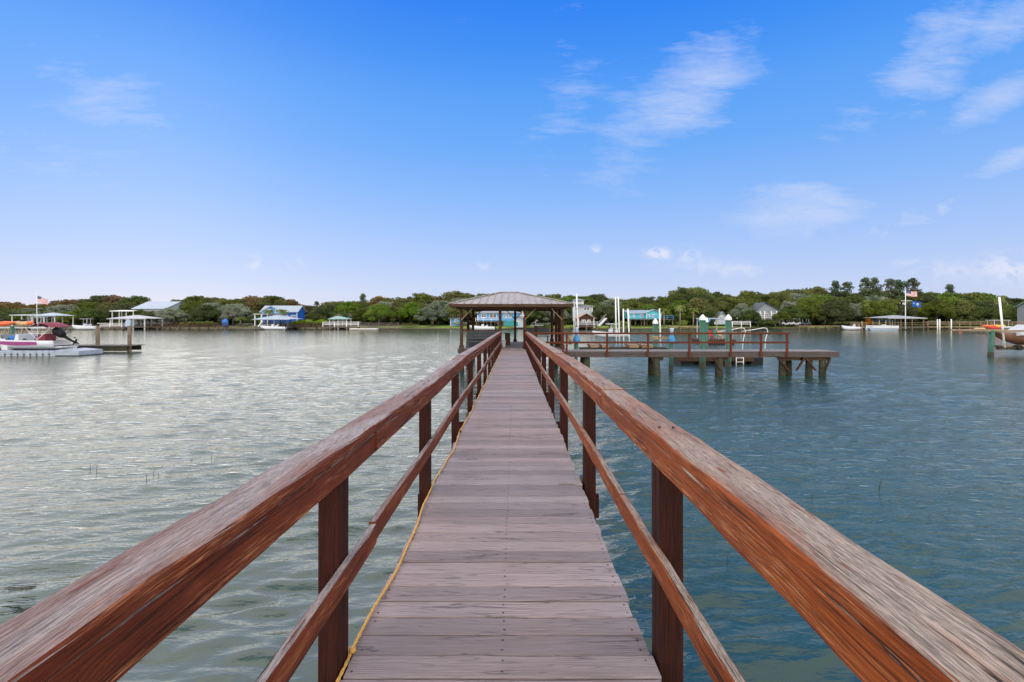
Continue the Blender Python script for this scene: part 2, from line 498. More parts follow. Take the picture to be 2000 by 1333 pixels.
plain('rope', (.56, .31, .07), .7, var=.25, scale=60, bump=.4)
plain('nail', (.05, .035, .03), .5, .6)
plain('white_paint', (.78, .79, .80), .45, var=.06)
plain('white_gel', (.56, .59, .64), .25, var=.05, spec=.6)
plain('pale_grey', (.50, .52, .55), .55, var=.1)
plain('mid_grey', (.25, .27, .29), .6, var=.15)
plain('slate', (.060, .070, .080), .6, var=.2)
plain('black', (.008, .009, .010), .5, var=.3, spec=.2)
plain('chrome', (.55, .56, .58), .25, .9)
plain('glass_dark', (.03, .045, .06), .08, var=.3, spec=.8)
plain('house_blue', (.010, .10, .46), .55, var=.12)
plain('house_sky', (.10, .32, .62), .55, var=.1)
plain('house_turq', (.10, .52, .60), .55, var=.12)
plain('house_white', (.42, .47, .53), .55, var=.1)
plain('house_grey', (.22, .25, .28), .6, var=.15)
plain('roof_pale', (.29, .35, .43), .4, var=.1, spec=.5)
plain('roof_white', (.38, .39, .41), .45, var=.08)
plain('roof_green', (.22, .36, .34), .5)
plain('roof_brown', (.23, .13, .09), .7)
plain('roof_pink', (.45, .26, .20), .7)
plain('tarp_blue', (.02, .16, .50), .6, var=.25, bump=.3)
plain('cover_blue', (.045, .24, .50), .55, var=.25, bump=.4)
plain('cover_pale', (.34, .44, .58), .55, var=.2, bump=.4)
plain('teal', (.02, .22, .23), .5)
plain('orange', (.72, .13, .035), .35, var=.12, spec=.5)
plain('yellow', (.75, .50, .06), .4)
plain('tan', (.50, .34, .18), .5)
plain('maroon', (.20, .028, .045), .7, var=.25)
plain('red', (.52, .035, .045), .6)
plain('flag_white', (.75, .75, .76), .8, var=.04)
plain('flag_navy', (.02, .035, .16), .8)
plain('flag_blue', (.01, .09, .36), .8)
plain('flag_black', (.012, .013, .02), .8)
plain('magenta', (.26, .035, .19), .3, spec=.6)
plain('hull_brown', (.17, .085, .050), .6, var=.4, scale=1.5)
plain('pile_green', (.012, .085, .055), .45, var=.35, scale=2.0, spec=.5)
plain('pile_wood', (.16, .12, .085), .85, var=.4, scale=4, bump=.5)
plain('algae_wood', (.038, .038, .022), .9, var=.5, scale=5, bump=.6)
plain('float_grey', (.30, .35, .44), .5, var=.15)
plain('navy', (.02, .04, .14), .6)
plain('bark', (.10, .080, .062), .95, var=.35, scale=4, bump=.5)
plain('bark_pale', (.30, .27, .24), .9, var=.25, scale=4)
plain('palm_trunk', (.26, .21, .16), .9, var=.25, scale=5)
plain('reed', (.03, .03, .022), .8)

def roof_mat():
    m, t, out = newmat('roof_metal')
    tc = t.new('ShaderNodeTexCoord').outputs['Object']
    n = t.noise(t.mapv(tc, (2, .5, 1)), 1.2, 5, .6)
    n2 = t.noise(tc, 9, 4, .6)
    c = t.mix(t.rng(n, .3, .7), (.20, .165, .135), (.32, .27, .225))
    c = t.mix(t.rng(n2, .55, .75, 0, .5), c, (.22, .17, .14))
    b = t.new('ShaderNodeBsdfPrincipled', {'Base Color': c, 'Roughness': .45, 'Metallic': .25})
    t.put(out, 0, b); M['roof_metal'] = m
roof_mat()

def leaf_mat(name, dark, mid, lite, trans=.25):
    m, t, out = newmat(name)
    g = t.new('ShaderNodeNewGeometry')
    oi = t.new('ShaderNodeObjectInfo')
    at = t.new('ShaderNodeAttribute', attribute_name='tone', attribute_type='GEOMETRY')
    n = t.noise(g.outputs['Position'], .30, 3, .6)
    f = t.math('ADD', t.math('MULTIPLY', t.rng(n, .3, .7), .5), t.math('MULTIPLY', at.outputs['Fac'], .5))
    c = t.ramp(f, [(0.1, dark), (.5, mid), (.95, lite)])
    c = t.new('ShaderNodeHueSaturation', {'Hue': t.math('ADD', .485, t.math('MULTIPLY', oi.outputs['Random'], .03)), 'Saturation': t.math('ADD', .8, t.math('MULTIPLY', oi.outputs['Random'], .3)),
                                          'Value': t.math('ADD', .86, t.math('MULTIPLY', t.math('FRACT', t.math('MULTIPLY', oi.outputs['Random'], 7.3)), .28)), 'Color': c}).outputs[0]
    d = t.new('ShaderNodeBsdfDiffuse', {'Color': c})
    tr = t.new('ShaderNodeBsdfTranslucent', {'Color': c})
    mx = t.new('ShaderNodeMixShader', {0: trans, 1: d, 2: tr})
    t.put(out, 0, mx); M[name] = m
leaf_mat('leaf_oak', (.072, .090, .028), (.130, .152, .040), (.235, .245, .060), .35)
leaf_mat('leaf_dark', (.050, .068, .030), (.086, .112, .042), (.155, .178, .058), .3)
leaf_mat('leaf_lime', (.080, .130, .026), (.135, .205, .036), (.21, .285, .05), .4)
leaf_mat('leaf_sunwarm', (.105, .088, .036), (.185, .140, .055), (.38, .21, .09), .45)  # warm sunlight on the left treetops is put into this leaf colour
leaf_mat('leaf_grey', (0.105, 0.140, 0.096), (0.201, 0.236, 0.166), (0.315, 0.333, 0.245), .25)
leaf_mat('leaf_pine', (0.045, 0.074, 0.038), (0.088, 0.130, 0.060), (0.166, 0.210, 0.096), .3)
leaf_mat('leaf_palm', (0.088, 0.131, 0.035), (0.175, 0.236, 0.052), (0.350, 0.367, 0.088), .3)
leaf_mat('leaf_rust', (.14, .05, .02), (.24, .08, .025), (.34, .13, .04), .3)
leaf_mat('leaf_bush', (.10, .17, .01), (.19, .29, .02), (.28, .38, .04), .4)

# ------------------------------------------------------------------ water
def build_water():
    xs = [0.0]
    d = .045
    while xs[-1] < 9: xs.append(xs[-1] + d)
    while xs[-1] < 900:
        d *= 1.0115 if xs[-1] < 150 else 1.06; xs.append(xs[-1] + d)
    xs = np.array([-x for x in xs[:0:-1]] + xs)
    ys = [-3.0]
    while ys[-1] < 6.5: ys.append(ys[-1] + .042)
    d = .042
    while ys[-1] < 150: d = max(d, .0062 * ys[-1]); ys.append(ys[-1] + d)
    while ys[-1] < 175: ys.append(ys[-1] + 4)
    back = [-900, -300, -120, -50, -20, -10, -6, -4.5, -3.6]
    ys = np.array(back + ys)
    dxs = np.gradient(xs); dys = np.gradient(ys)
    X, Y = np.meshgrid(xs, ys)
    sp = np.maximum(np.abs(dxs)[None, :], np.abs(dys)[:, None])
    H = np.zeros_like(X)
    r = np.random.default_rng(11)
    for k in range(120):
        lam = float(np.exp(r.uniform(np.log(.17), np.log(1.9))))
        th = R(90 + 14) + r.normal(0, .36)
        kx, ky = math.cos(th) * 2 * math.pi / lam, math.sin(th) * 2 * math.pi / lam
        amp = .0036 * lam * r.uniform(.5, 1.3) * (min(1.0, .8 / lam) ** 1.0) * (1.0 if lam < .4 else .85)
        fade = np.clip((lam / sp - 2.6) / 3.0, 0, 1)
        # gusts: patches of stronger and weaker ripple
        H += amp * fade * np.sin(kx * X + ky * Y + r.uniform(0, 6.28))
    gust = 1 + .35 * np.sin(X * .21 + 1.3) * np.sin(Y * .17 + .4) + .2 * np.sin(X * .9 + Y * .6)
    H *= gust
    ny, nx = X.shape
    co = np.stack([X, Y, H], -1).reshape(-1, 3).astype(np.float32)
    i = np.arange(ny * nx).reshape(ny, nx)
    q = np.stack([i[:-1, :-1], i[:-1, 1:], i[1:, 1:], i[1:, :-1]], -1).reshape(-1, 4)
    me = bpy.data.meshes.new('water')
    me.vertices.add(len(co)); me.vertices.foreach_set('co', co.ravel())
    me.loops.add(q.size); me.loops.foreach_set('vertex_index', q.ravel().astype(np.int32))
    me.polygons.add(len(q)); me.polygons.foreach_set('loop_start', np.arange(0, q.size, 4, dtype=np.int32))
    me.polygons.foreach_set('use_smooth', np.ones(len(q), dtype=bool))
    me.update(calc_edges=True)
    m, t, out = newmat('water_surface')
    g = t.new('ShaderNodeTexCoord').outputs['Object']
    sepp = t.new('ShaderNodeSeparateXYZ', {0: g})
    dist = t.vmath('LENGTH', g).outputs['Value']
    n1 = t.noise(t.mapv(g, (1.1, 3.4, 1), rot=(0, 0, R(12))), 2.2, 4, .55, .2)
    n2 = t.noise(t.mapv(g, (.45, 1.5, 1), rot=(0, 0, R(8))), 1.0, 4, .6, .2)
    n3 = t.noise(t.mapv(g, (.5, 1.0, 1)), .10, 3, .5)
    s1 = t.math('MULTIPLY', t.rng(dist, 3, 12, .25, 1.0), t.rng(dist, 15, 70, 1.0, .25))
    s2 = t.math('MULTIPLY', t.rng(dist, 6, 18, .15, 1.0), t.rng(dist, 25, 90, 1.0, .28))
    b1 = t.new('ShaderNodeBump', {'Strength': t.math('MULTIPLY', s1, .85), 'Distance': .036, 'Height': n1})
    b2 = t.new('ShaderNodeBump', {'Strength': t.math('MULTIPLY', s2, .9), 'Distance': .060, 'Height': n2, 'Normal': b1})
    n4 = t.noise(t.mapv(g, (2.2, 6.0, 1), rot=(0, 0, R(-10))), 1.0, 3, .6, .4)
    s4 = t.math('MULTIPLY', t.rng(dist, 3, 9, .0, 1.0), t.rng(dist, 30, 100, 1.0, .5))
    b2 = t.new('ShaderNodeBump', {'Strength': s4, 'Distance': .030, 'Height': t.math('POWER', n4, 1.6), 'Normal': b2})
    col = t.mix(t.rng(n3, .35, .65), (.012, .046, .046), (.020, .058, .056))
    body = t.new('ShaderNodeBsdfDiffuse', {'Color': col, 'Normal': b2})
    gl = t.new('ShaderNodeBsdfGlossy', {'Color': (.97, .91, .77, 1), 'Roughness': t.rng(dist, 2, 50, .035, .10), 'Normal': b2})
    fr = t.new('ShaderNodeFresnel', {'IOR': 1.64, 'Normal': b2})
    p = t.new('ShaderNodeMixShader', {0: fr, 1: body, 2: gl})
    t.put(out, 0, p)
    me.materials.append(m)
    o = bpy.data.objects.new('water', me); COL.objects.link(o)
    tag(o, kind='structure')
build_water()

# seabed / land sheet reaching the horizon
def build_land():
    shore = [(-400, 128), (-135, 130), (-60, 131), (-20, 132), (20, 132), (60, 134), (110, 137), (190, 139), (400, 139)]
    m, t, out = newmat('shore_ground')
    g = t.new('ShaderNodeTexCoord').outputs['Object']
    z = t.new('ShaderNodeSeparateXYZ', {0: g}).outputs
    n = t.noise(g, .22, 4, .6); n2 = t.noise(t.mapv(g, (1, 1, 4)), 2.5, 4, .6)
    grass = t.mix(t.rng(n, .35, .65), (.13, .21, .03), (.24, .33, .045))
    marsh = t.mix(t.rng(n2, .35, .65), (.10, .085, .05), (.22, .19, .12))
    # lawns are kept on the right half of the shore, marsh edge and sand elsewhere
    lawn = t.math('MULTIPLY', t.rng(z[2], .24, .36), t.rng(t.math('ADD', z[0], t.math('MULTIPLY', t.math('SUBTRACT', n, .5), 60)), -38, -24))
    c = t.mix(lawn, marsh, grass)
    c = t.mix(t.rng(z[2], .25, .10), c, (.028, .024, .018))
    b = t.new('ShaderNodeBsdfPrincipled', {'Base Color': c, 'Roughness': .95})
    t.put(out, 0, b)
    xs = [-2500, -900] + list(range(-400, 401, 4)) + [900, 2500]
    rows = [(-1e9, -1.6)]
    prof = [(-12, -1.5), (-1.0, -.25), (0.3, .12), (1.6, .34), (4, .62), (9, .85), (20, 1.0), (60, 1.2), (400, 1.5), (2500, 2)]
    mb = MB(); grid = []
    grid.append([(x, -800, -1.6) for x in xs])
    for (dd, zz) in prof:
        row = []
        for x in xs:
            sy = interp(x, shore) + (1.0 * math.sin(x * .13) + .6 * math.sin(x * .41 + 1) if abs(x) < 401 else 0)
            row.append((x, sy + dd, zz + (random.uniform(-.06, .06) if .2 < zz < 1 else 0)))
        grid.append(row)
    nx = len(xs)
    vs = [p for r_ in grid for p in r_]
    fs = [[j * nx + i, j * nx + i + 1, (j + 1) * nx + i + 1, (j + 1) * nx + i] for j in range(len(grid) - 1) for i in range(nx - 1)]
    mb.add(vs, fs)
    o = mb.build('ground', m, None, True)
    tag(o, kind='structure')
build_land()

# ------------------------------------------------------------------ the pier
HE = [(-3, 1.5), (2, 1.5), (5.4, 1.503), (8.2, 1.545), (12.9, 1.62), (17.8, 1.68), (25, 1.78), (30, 1.80)]
def zdeck(y): return EYE - interp(y, HE)
RL = [(-2, .505), (1.0, .508), (2.2, .535), (4.8, .562), (7.3, .555), (12, .62), (22, .70), (28, .78)]
RR = [(-2, .489), (3.3, .490), (6.5, .514), (11.3, .60), (18, .68), (28, .80)]
def zl(y): return EYE - interp(y, RL)
def zr(y): return EYE - interp(y, RR)
XL, XR = -.722, .604
PIER_END = 29.4
pier = thing('wooden_walkway', 'long narrow wooden walkway pier with red stained handrails running out over the water', 'pier', (0, 2, 0))

def build_deck():
    mb = MB(); tones = []
    y = -1.2; r = random.Random(3)
    # profile height list makes the boards real solids with rounded arrises
    while y < PIER_END:
        wd = r.choice([.138, .140, .138, .136, .141])
        gap = r.uniform(.004, .010)
        z = zdeck(y + wd / 2) + r.uniform(-.0025, .0025)
        x0 = XL + r.uniform(-.012, .010); x1 = XR + r.uniform(-.012, .012)
        sk = r.uniform(-.003, .003)
        n0 = len(mb.f)
        pts = [Vector((x0 + (x1 - x0) * i / 5, y + wd / 2 + sk * (i - 2.5) / 5 + r.uniform(-.0012, .0012), z - .019 + r.uniform(-.0015, .0015))) for i in range(6)]
        mb.sweep(pts, wd, .038, bev=.0045, jit=.0012)
        tones += [r.random()] * (len(mb.f) - n0)
        # nail heads: a line down the middle, one by the right edge, one by the left
        if y < 9:
            for nx in (-.055 + r.uniform(-.006, .006), XR - .035 + r.uniform(-.004, .004), XL + .03 + r.uniform(-.004, .004)):
                for ny in (.035, .105):
                    if r.random() < .82:
                        n0 = len(mb.f)
                        rr = r.uniform(.0042, .0062)
                        cx, cy = nx + r.uniform(-.003, .003), y + ny
                        mb.tube([(cx, cy, z - .004), (cx, cy, z + .0016)], rr, 7, mi=1)
                        tones += [.5] * (len(mb.f) - n0)
        y += wd + gap
    o = mb.build('deck', [M['deck_paint'], M['nail']], pier)
    a = o.data.attributes.new('tone', 'FLOAT', 'FACE')
    a.data.foreach_set('value', tones)
build_deck()

# joists under the deck
for x in (XL + .05, -.06, XR - .05):
    mb = MB()
    ys = [-1.2 + i * 1.9 for i in range(17)]
    mb.sweep([(x, min(y, PIER_END), zdeck(y) - .04 - .09) for y in ys], .045, .18)
    mb.build('joist', M['post_wood'], pier)

def rail_line(zf, x_post_in, sgn, mat, name_wood, jr):
    """sgn -1 left, +1 right: x_post_in is the face of the posts towards the deck"""
    r = random.Random(jr)
    y0, y1 = -1.3, 28.3
    # cap: laid flat over posts and side board
    if sgn < 0: xin, xout = -.700, -.848
    else: xin, xout = .590, .745
    y0s, stp = (2.21, 2.285) if sgn < 0 else (2.28, 2.40)
    def line(xc, zoff, wd, ht, ya, yb, jit, bev, nm, wob=.007):
        mb = MB()
        # boards come in lengths that butt end to end
        y = ya
        while y < yb - .05:
            ln = min(r.choice([3.6, 4.2, 4.8]) if sgn > 0 else r.choice([3.9, 4.9]), yb - y)
            n = max(2, int(ln / .16))
            dx0, dx1 = r.uniform(-wob, wob), r.uniform(-wob, wob)
            dz0, dz1 = r.uniform(-wob, wob), r.uniform(-wob, wob)
            w1 = r.uniform(.4, 1.0)
            pts = []
            for i in range(n + 1):
                t = i / n
                yy = y + ln * t
                bow = math.sin(math.pi * t) * w1 * .009
                bow += .0016 * math.sin(yy * 9.1 + w1 * 9) + .0012 * math.sin(yy * 23 + w1 * 5)
                pts.append(Vector((xc + dx0 + (dx1 - dx0) * t + bow * (1 if r is None else .6), yy - .004 * (t > .99), zf(yy) + zoff + dz0 + (dz1 - dz0) * t + bow * .4)))
            mb.sweep(pts, wd, ht, bev=bev, jit=jit)
            y += ln
        if nm == 'rail_cap':
            q = y0s
            while q < 14:
                for dx_ in (-.030, .030):
                    xx, yy = x_post_in + sgn * .045 + dx_, q + r.uniform(-.01, .01)
                    zz = zf(yy) + r.uniform(0, .001)
                    mb.tube([(xx, yy, zz - .004), (xx, yy, zz + .0035)], .0052, 8, mi=1)
                q += stp
        return mb.build(nm, [mat, M['nail']], pier)
    line((xin + xout) / 2, -.0205, abs(xout - xin), .041, y0, y1, .0045, .006, 'rail_cap')
    bt = .100 if sgn < 0 else .094
    line(x_post_in - sgn * .0185, -.0425 - bt / 2 - (.0035 if sgn < 0 else .0015), .037, bt, y0, y1, .003, .005, 'rail_board')
    # middle rail
    line(x_post_in - sgn * .0190, -.505 - .052, .038, .098, y0, y1, .0015, .004, 'mid_rail')
rail_line(zl, -.740, -1, M['rail_wood_shaded'], '', 5)
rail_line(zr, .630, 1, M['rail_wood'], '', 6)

def posts(sgn, x_in, y0, step, n, zf):
    for k in range(n):
        y = y0 + step * k
        r = random.Random(k * 7 + (3 if sgn > 0 else 0))
        mb = MB()
        wdt = .088 if sgn < 0 else .104
        xc = x_in + sgn * wdt / 2
        top = zf(y) - .0425
        tilt = r.uniform(-.004, .004)
        # two boards laid face to face
        for q, (ya, th) in enumerate(((y + .032, .063), (y + .0975, .063))):
            mb.sweep([Vector((xc + tilt * i / 4, ya, zdeck(y) - .42 + (top - zdeck(y) + .42) * i / 4)) for i in range(5)],
                     th, wdt, up=(1, 0, 0), bev=.004, jit=.001)
        # carriage bolt heads through the post
        for bz in (zdeck(y) - .08,):
            mb.tube([(x_in - sgn * .004, y + .064, bz), (x_in + sgn * .004, y + .064, bz)], .012, 8, mi=1)
        mb.build('rail_post', [M['post_wood'], M['nail']], pier)
posts(-1, -.740, 2.15, 2.285, 12, zl)
posts(1, .630, 2.22, 2.40, 11, zr)
# taller end post on the right where the side dock opens
mb = MB(); p = W(1024, 681, 28.6)
mb.beam((.60, 28.6, zdeck(28) - .3), (.60, 28.6, WZ(645, 28.6)), .17, .17, up=(1, 0, 0), bev=.01)
mb.build('end_post', M['post_wood'], pier)
# pilings
k = 0
for y in [1.0, 4.6, 8.2, 11.9, 15.6, 19.3, 23.0, 26.5]:
    for x in (XL + .05, XR - .03):
        mb = MB()
        mb.cyl(x + random.uniform(-.03, .03), y + .3, -1.5, zdeck(y) - .05, .13, .115, 12, steps=4)
        mb.build('piling', M['algae_wood'], pier, True)
    mb = MB(); mb.beam((XL - .2, y + .3, zdeck(y) - .30), (XR + .2, y + .3, zdeck(y) - .30), .05, .22)
    mb.build('cross_beam', M['post_wood'], pier)

# yellow rope along the left edge
def rope():
    r = random.Random(4)
    pts = []
    y = .4
    while y < 28:
        ph = (y - 2.3) / 2.285
        fr = ph - math.floor(ph)
        slack = math.sin(math.pi * fr)
        pts.append(Vector((-.722 - .012 + .050 * slack * (.4 + .5 * math.sin(ph * 2.3 + 1) ** 2) + .004 * math.sin(y * 9), y, zdeck(y) + .012 + .004 * math.sin(y * 5.1))))
        y += .05
    mb = MB()
    # three laid strands
    for s_ in range(3):
        q = []
        for i, p in enumerate(pts):
            a = i * .05 / .075 * 6.283 / 2 + s_ * 2.094
            q.append(p + Vector((math.cos(a) * .0036, 0, math.sin(a) * .0036)))
        mb.tube(q, .0050, 6)
    # ties round the posts
    rt = thing('rope', 'yellow braided rope laid along the left edge of the walkway boards', 'rope', (-.72, 2, zdeck(2)))
    mb.build('strand', M['rope'], rt, True)
    for kk in range(0, 12, 2):
        y = 2.28 + 2.285 * kk
        mb = MB()
        mb.ball((-.722, y, zdeck(y) + .02), (.017, .02, .016), 8, 5, jit=.2)
        mb.build('knot', M['rope'], rt, True)
rope()

# ------------------------------------------------------------------ side dock (T off the walkway)
DY = 26.9
def side_dock():
    zt = WZ(687, DY)
    x1 = WX(1638, DY)
    t = thing('side_dock', 'long low dock crossing right of the walkway, dark red railing, standing on short piles', 'dock', (8, DY, 0))
    mb = MB(); y = 0.9; x = .75
    r = random.Random(5)
    while x < x1:
        mb.bx(x, x + .138, DY + .045, DY + 1.75, zt - .04 + r.uniform(-.002, .002), zt + r.uniform(-.002, .002)); x += .143
    mb.build('deck', M['side_deck_wood'], t)
    mb = MB()
    mb.bx(.75, x1, DY, DY + .042, zt - .30, zt - .003)
    mb.bx(x1 + .003, x1 + .045, DY, DY + 1.75, zt - .30, zt - .003)
    mb.bx(.75, x1, DY + 1.755, DY + 1.80, zt - .30, zt - .003)
    mb.build('fascia', M['side_deck_wood'], t)
    zr_ = WZ(650, DY - .1); zm = WZ(669.5, DY - .1)
    xe = WX(1542, DY - .1)
    xs = WX(1038, DY - .1)
    mb = MB(); mb.bx(xs, xe + .03, DY - .15, DY + .03, zr_ - .09, zr_, bev=.01); mb.build('top_rail', M['far_red_wood'], t)
    mb = MB(); mb.bx(xs, xe, DY - .09, DY - .05, zm - .05, zm + .05); mb.build('mid_rail', M['far_red_wood'], t)
    for px in (1100, 1107, 1186, 1266, 1347, 1428, 1487, 1538):
        x = WX(px, DY - .1); mb = MB()
        mb.beam((x, DY - .055, zt - .28), (x, DY - .055, zr_ - .09), .10, .09, up=(0, 1, 0))
        mb.build('rail_post', M['far_red_wood'], t)
    # bents of piles with knee braces
    for px, dys in ((1147, (.25, 1.5)), (1284, (.2, 1.2)), (1290, (1.5,)), (1408, (.2,)), (1419, (1.1,)), (1534, (.3,)), (1557, (.9,)), (1588, (.35,)), (1612, (.25,))):
        for q in dys:
            x = WX(px, DY) ; mb = MB()
            tl = random.uniform(-.07, .07)
            mb.tube([(x + tl, DY + q, -1.4), (x + tl * .5, DY + q, .2), (x, DY + q, zt - .3)], [.19, .185, .17], 12)
            mb.build('pile', M['algae_wood'], t, True)
    for a, b in ((1395, 1408), (1519, 1540), (1572, 1594), (1572, 1556), (1622, 1612)):
        mb = MB()
        mb.beam((WX(a, DY), DY + .02, zt - .32), (WX(b, DY), DY + .02, zt - 1.0), .05, .16, up=(0, 1, 0))
        mb.build('brace', M['brown_wood'], t)
    for a, b in ((1274, 1297), (1396, 1424), (1524, 1577), (1566, 1624)):
        mb = MB(); mb.bx(WX(a, DY), WX(b, DY), DY + .12, DY + .2, zt - .48, zt - .303)
        mb.build('pile_cap', M['brown_wood'], t)
side_dock()

# ------------------------------------------------------------------ pavilion at the end of the pier
def pavilion():
    zf = EYE - 1.80
    x0, x1, y0, y1 = -3.05, 2.74, 29.45, 37.6
    t = thing('dock_pavilion', 'open timber pavilion with low hipped metal roof at the far end of the walkway', 'pavilion', ((x0 + x1) / 2, 33.5, 0))
    ze = WZ(594, 28.6); za = WZ(571.5, 33.2)
    ex0, ex1, ey0, ey1 = WX(877, 28.6), WX(1120, 28.6), 28.6, 38.4
    cx = (ex0 + ex1) / 2 - .15
    # roof: hip planes with standing seams
    mb = MB()
    rx0, rx1, ry = cx - .55, cx + .55, 33.4
    A, B, C_, D = (ex0, ey0, ze), (ex1, ey0, ze), (ex1, ey1, ze), (ex0, ey1, ze)
    P, Q = (rx0, ry, za), (rx1, ry, za)
    for f in ([A, B, Q, P], [B, C_, Q], [C_, D, P, Q], [D, A, P]): mb.poly(f)
    mb.poly([(ex0, ey0, ze - .03), (ex0, ey1, ze - .03), (ex1, ey1, ze - .03), (ex1, ey0, ze - .03)])
    roof = mb.build('roof', M['roof_metal'], t)
    mb = MB()
    for f0, f1 in ((A, B), (C_, D)):
        y_e = f0[1]
        n = 17
        for i in range(1, n):
            x = ex0 + (ex1 - ex0) * i / n
            # where the seam meets the hip or ridge
            if x < rx0: k = (x - ex0) / (rx0 - ex0)
            elif x > rx1: k = (ex1 - x) / (ex1 - rx1)
            else: k = 1
            mb.beam((x, y_e, ze + .022), (x, y_e + (ry - y_e) * k, ze + (za - ze) * k + .022), .035, .05)
    for xe_, rx in ((ex0, rx0), (ex1, rx1)):
        for i in range(1, 20):
            y = ey0 + (ey1 - ey0) * i / 20
            k = (y - ey0) / (ry - ey0) if y < ry else (ey1 - y) / (ey1 - ry)
            mb.beam((xe_, y, ze + .022), (xe_ + (rx - xe_) * k, y, ze + (za - ze) * k + .022), .035, .05)
    for a, b in ((A, P), (B, Q), (C_, Q), (D, P), (P, Q)):
        mb.beam(Vector(a) + Vector((0, 0, .03)), Vector(b) + Vector((0, 0, .03)), .16, .04)
    mb.build('seam', M['roof_metal'], roof)
    mb = MB()
    for (xa, ya, xb, yb) in ((ex0, ey0, ex1, ey0), (ex0, ey1, ex1, ey1)):
        mb.bx(xa - .02, xb + .02, ya - .02, ya + .02, ze - .17, ze - .002)
    for x in (ex0, ex1): mb.bx(x - .02, x + .02, ey0 + .022, ey1 - .022, ze - .17, ze - .002)
    mb.build('eave_board', M['brown_wood'], t)
    zb = WZ(604, y0)  # underside of beams
    mb = MB()
    for y in (y0, (y0 + y1) / 2, y1): mb.bx(x0 - .25, x1 + .25, y - .07, y + .07, zb - .02, zb + .26)
    for x in (x0, -.86, .5, x1): mb.bx(x - .06, x + .06, y0 + .08, y1 - .08, zb + .02, zb + .24)
    for i in range(9):
        x = x0 + (x1 - x0) * i / 8
        mb.bx(x - .025, x + .025, ey0 + .05, ey1 - .05, ze - .15, ze - .035)
    mb.build('beam', M['brown_wood'], t)
    posts_ = [(x0, y0), (-.83, y0), (.58, y0), (x1, y0), (x0, 33.7), (x1, 33.7), (x0, y1), (.04, y1), (x1, y1), (x1 + .02, 31.6)]
    for (x, y) in posts_:
        mb = MB()
        mb.beam((x, y, zf - .35), (x, y, zb), .17, .17, up=(1, 0, 0), bev=.01)
        mb.bx(x - .13, x + .13, y - .13, y + .13, zf + .002, zf + .2)
        mb.build('post', M['post_wood'] if y > y0 + .1 else M['brown_wood'], t)
    for (x, y, s_) in ((x0, y0, 1), (.58, y0, 1), (x1, y0, -1), (x0, y1, 1), (.04, y1, 1), (.04, y1, -1), (x1, y1, -1)):
        mb = MB()
        mb.beam((x, y - .09, zb - .62), (x + s_ * .62, y - .09, zb + .02), .05, .12, up=(0, 1, 0))
        mb.build('brace', M['tan_wood'] if y < y0 + .1 else M['brown_wood'], t)
    mb = MB(); x = x0 - .2
    yy = y0 - .1
    while yy < y1 + .2:
        mb.bx(-1.0, .95, yy, yy + .138, zf - .04, zf); yy += .143
    x = -1.0
    while x > x0 - .2:
        mb.bx(x - .14, x - .003, y0 - .12, y0 + 1.1, zf - .04, zf)
        mb.bx(x - .14, x - .003, y1 - .6, y1 + .2, zf - .04, zf); x -= .143
    x = .953
    while x < x1 + .2:
        mb.bx(x, x + .137, y0 - .12, y0 + .9, zf - .04, zf)
        mb.bx(x, x + .137, y1 - .6, y1 + .2, zf - .04, zf); x += .143
    mb.bx(x0 - .2, x1 + .2, y0 - .17, y0 - .125, zf - .28, zf - .003)
    mb.build('floor', M['side_deck_wood'], t)
    for x in (x0, -1.0, .95, x1):
        for y in (y0 + .1, 33.5, y1):
            mb = MB(); mb.cyl(x, y, -1.4, zf - .05, .16, .15, 12, steps=3)
            mb.build('piling', M['algae_wood'], t, True)
    # railing on the left bay
    mb = MB()
    mb.bx(x0 + .02, -.9, y0 + .12, y0 + .2, WZ(645, y0) - .06, WZ(645, y0))
    mb.build('rail', M['brown_wood'], t)
    mb = MB(); mb.bx(.62, x1 - .1, y1 - .1, y1 - .02, WZ(640, y1) - .05, WZ(640, y1)); mb.build('rail', M['brown_wood'], t)
    # blue-grey boards closing the left bay (bench backs)
    def bench(xa, xb, y, zs, lab):
        bt = thing('bench', lab, 'bench', ((xa + xb) / 2, y, zf), 'benches round the pavilion floor')
        mb = MB()
        for k in range(3): mb.bx(xa, xb, y + .3, y + .34, zs + .08 + k * .165, zs + .235 + k * .165, bev=.005)
        mb.build('backrest', M['slate'], bt)
        mb = MB()
        for k in range(3): mb.bx(xa, xb, y - .12 + k * .135, y + .005 + k * .135, zs - .04, zs, bev=.005)
        mb.build('seat', M['slate'], bt)
        n = 3
        for k in range(n):
            x = xa + .1 + (xb - xa - .2) * k / (n - 1)
            mb = MB(); mb.bx(x - .04, x + .04, y - .08, y + .29, zf + .004, zs - .042); mb.build('leg', M['slate'], bt)
    bench(x0 + .25, -.95, y0 + .35, zf + .42, 'long slate grey bench in the left bay of the pavilion, high back')
    bench(.62, x1 - .25, y1 - .65, zf + .45, 'dark blue-grey bench along the back right edge of the pavilion')
    # big storage locker in the left bay, below the rail
    l = thing('storage_locker', 'slate grey dock storage locker behind the left handrail inside the pavilion', 'locker', (-1.9, y0 + 1.2, zf))
    mb = MB(); mb.bx(-2.85, -1.0, y0 + .85, y0 + 1.5, zf + .004, zf + .80, bev=.02); mb.build('box', M['slate'], l)
    mb = MB(); mb.bx(-2.88, -.97, y0 + .82, y0 + 1.53, zf + .803, zf + .88, bev=.02); mb.build('lid', M['mid_grey'], l)
    # dark cabinets and white bucket in the middle
    c = thing('dock_cabinet', 'dark cabinet standing near the centre post, right of the white bucket', 'cabinet', (-.45, 33.2, zf))
    mb = MB(); mb.bx(-.62, -.28, 33.0, 33.4, zf + .004, zf + .75, bev=.01); mb.build('box', M['brown_wood'], c)
    mb = MB(); mb.bx(-.65, -.25, 32.97, 33.43, zf + .753, zf + .80, bev=.01); mb.build('top', M['slate'], c)
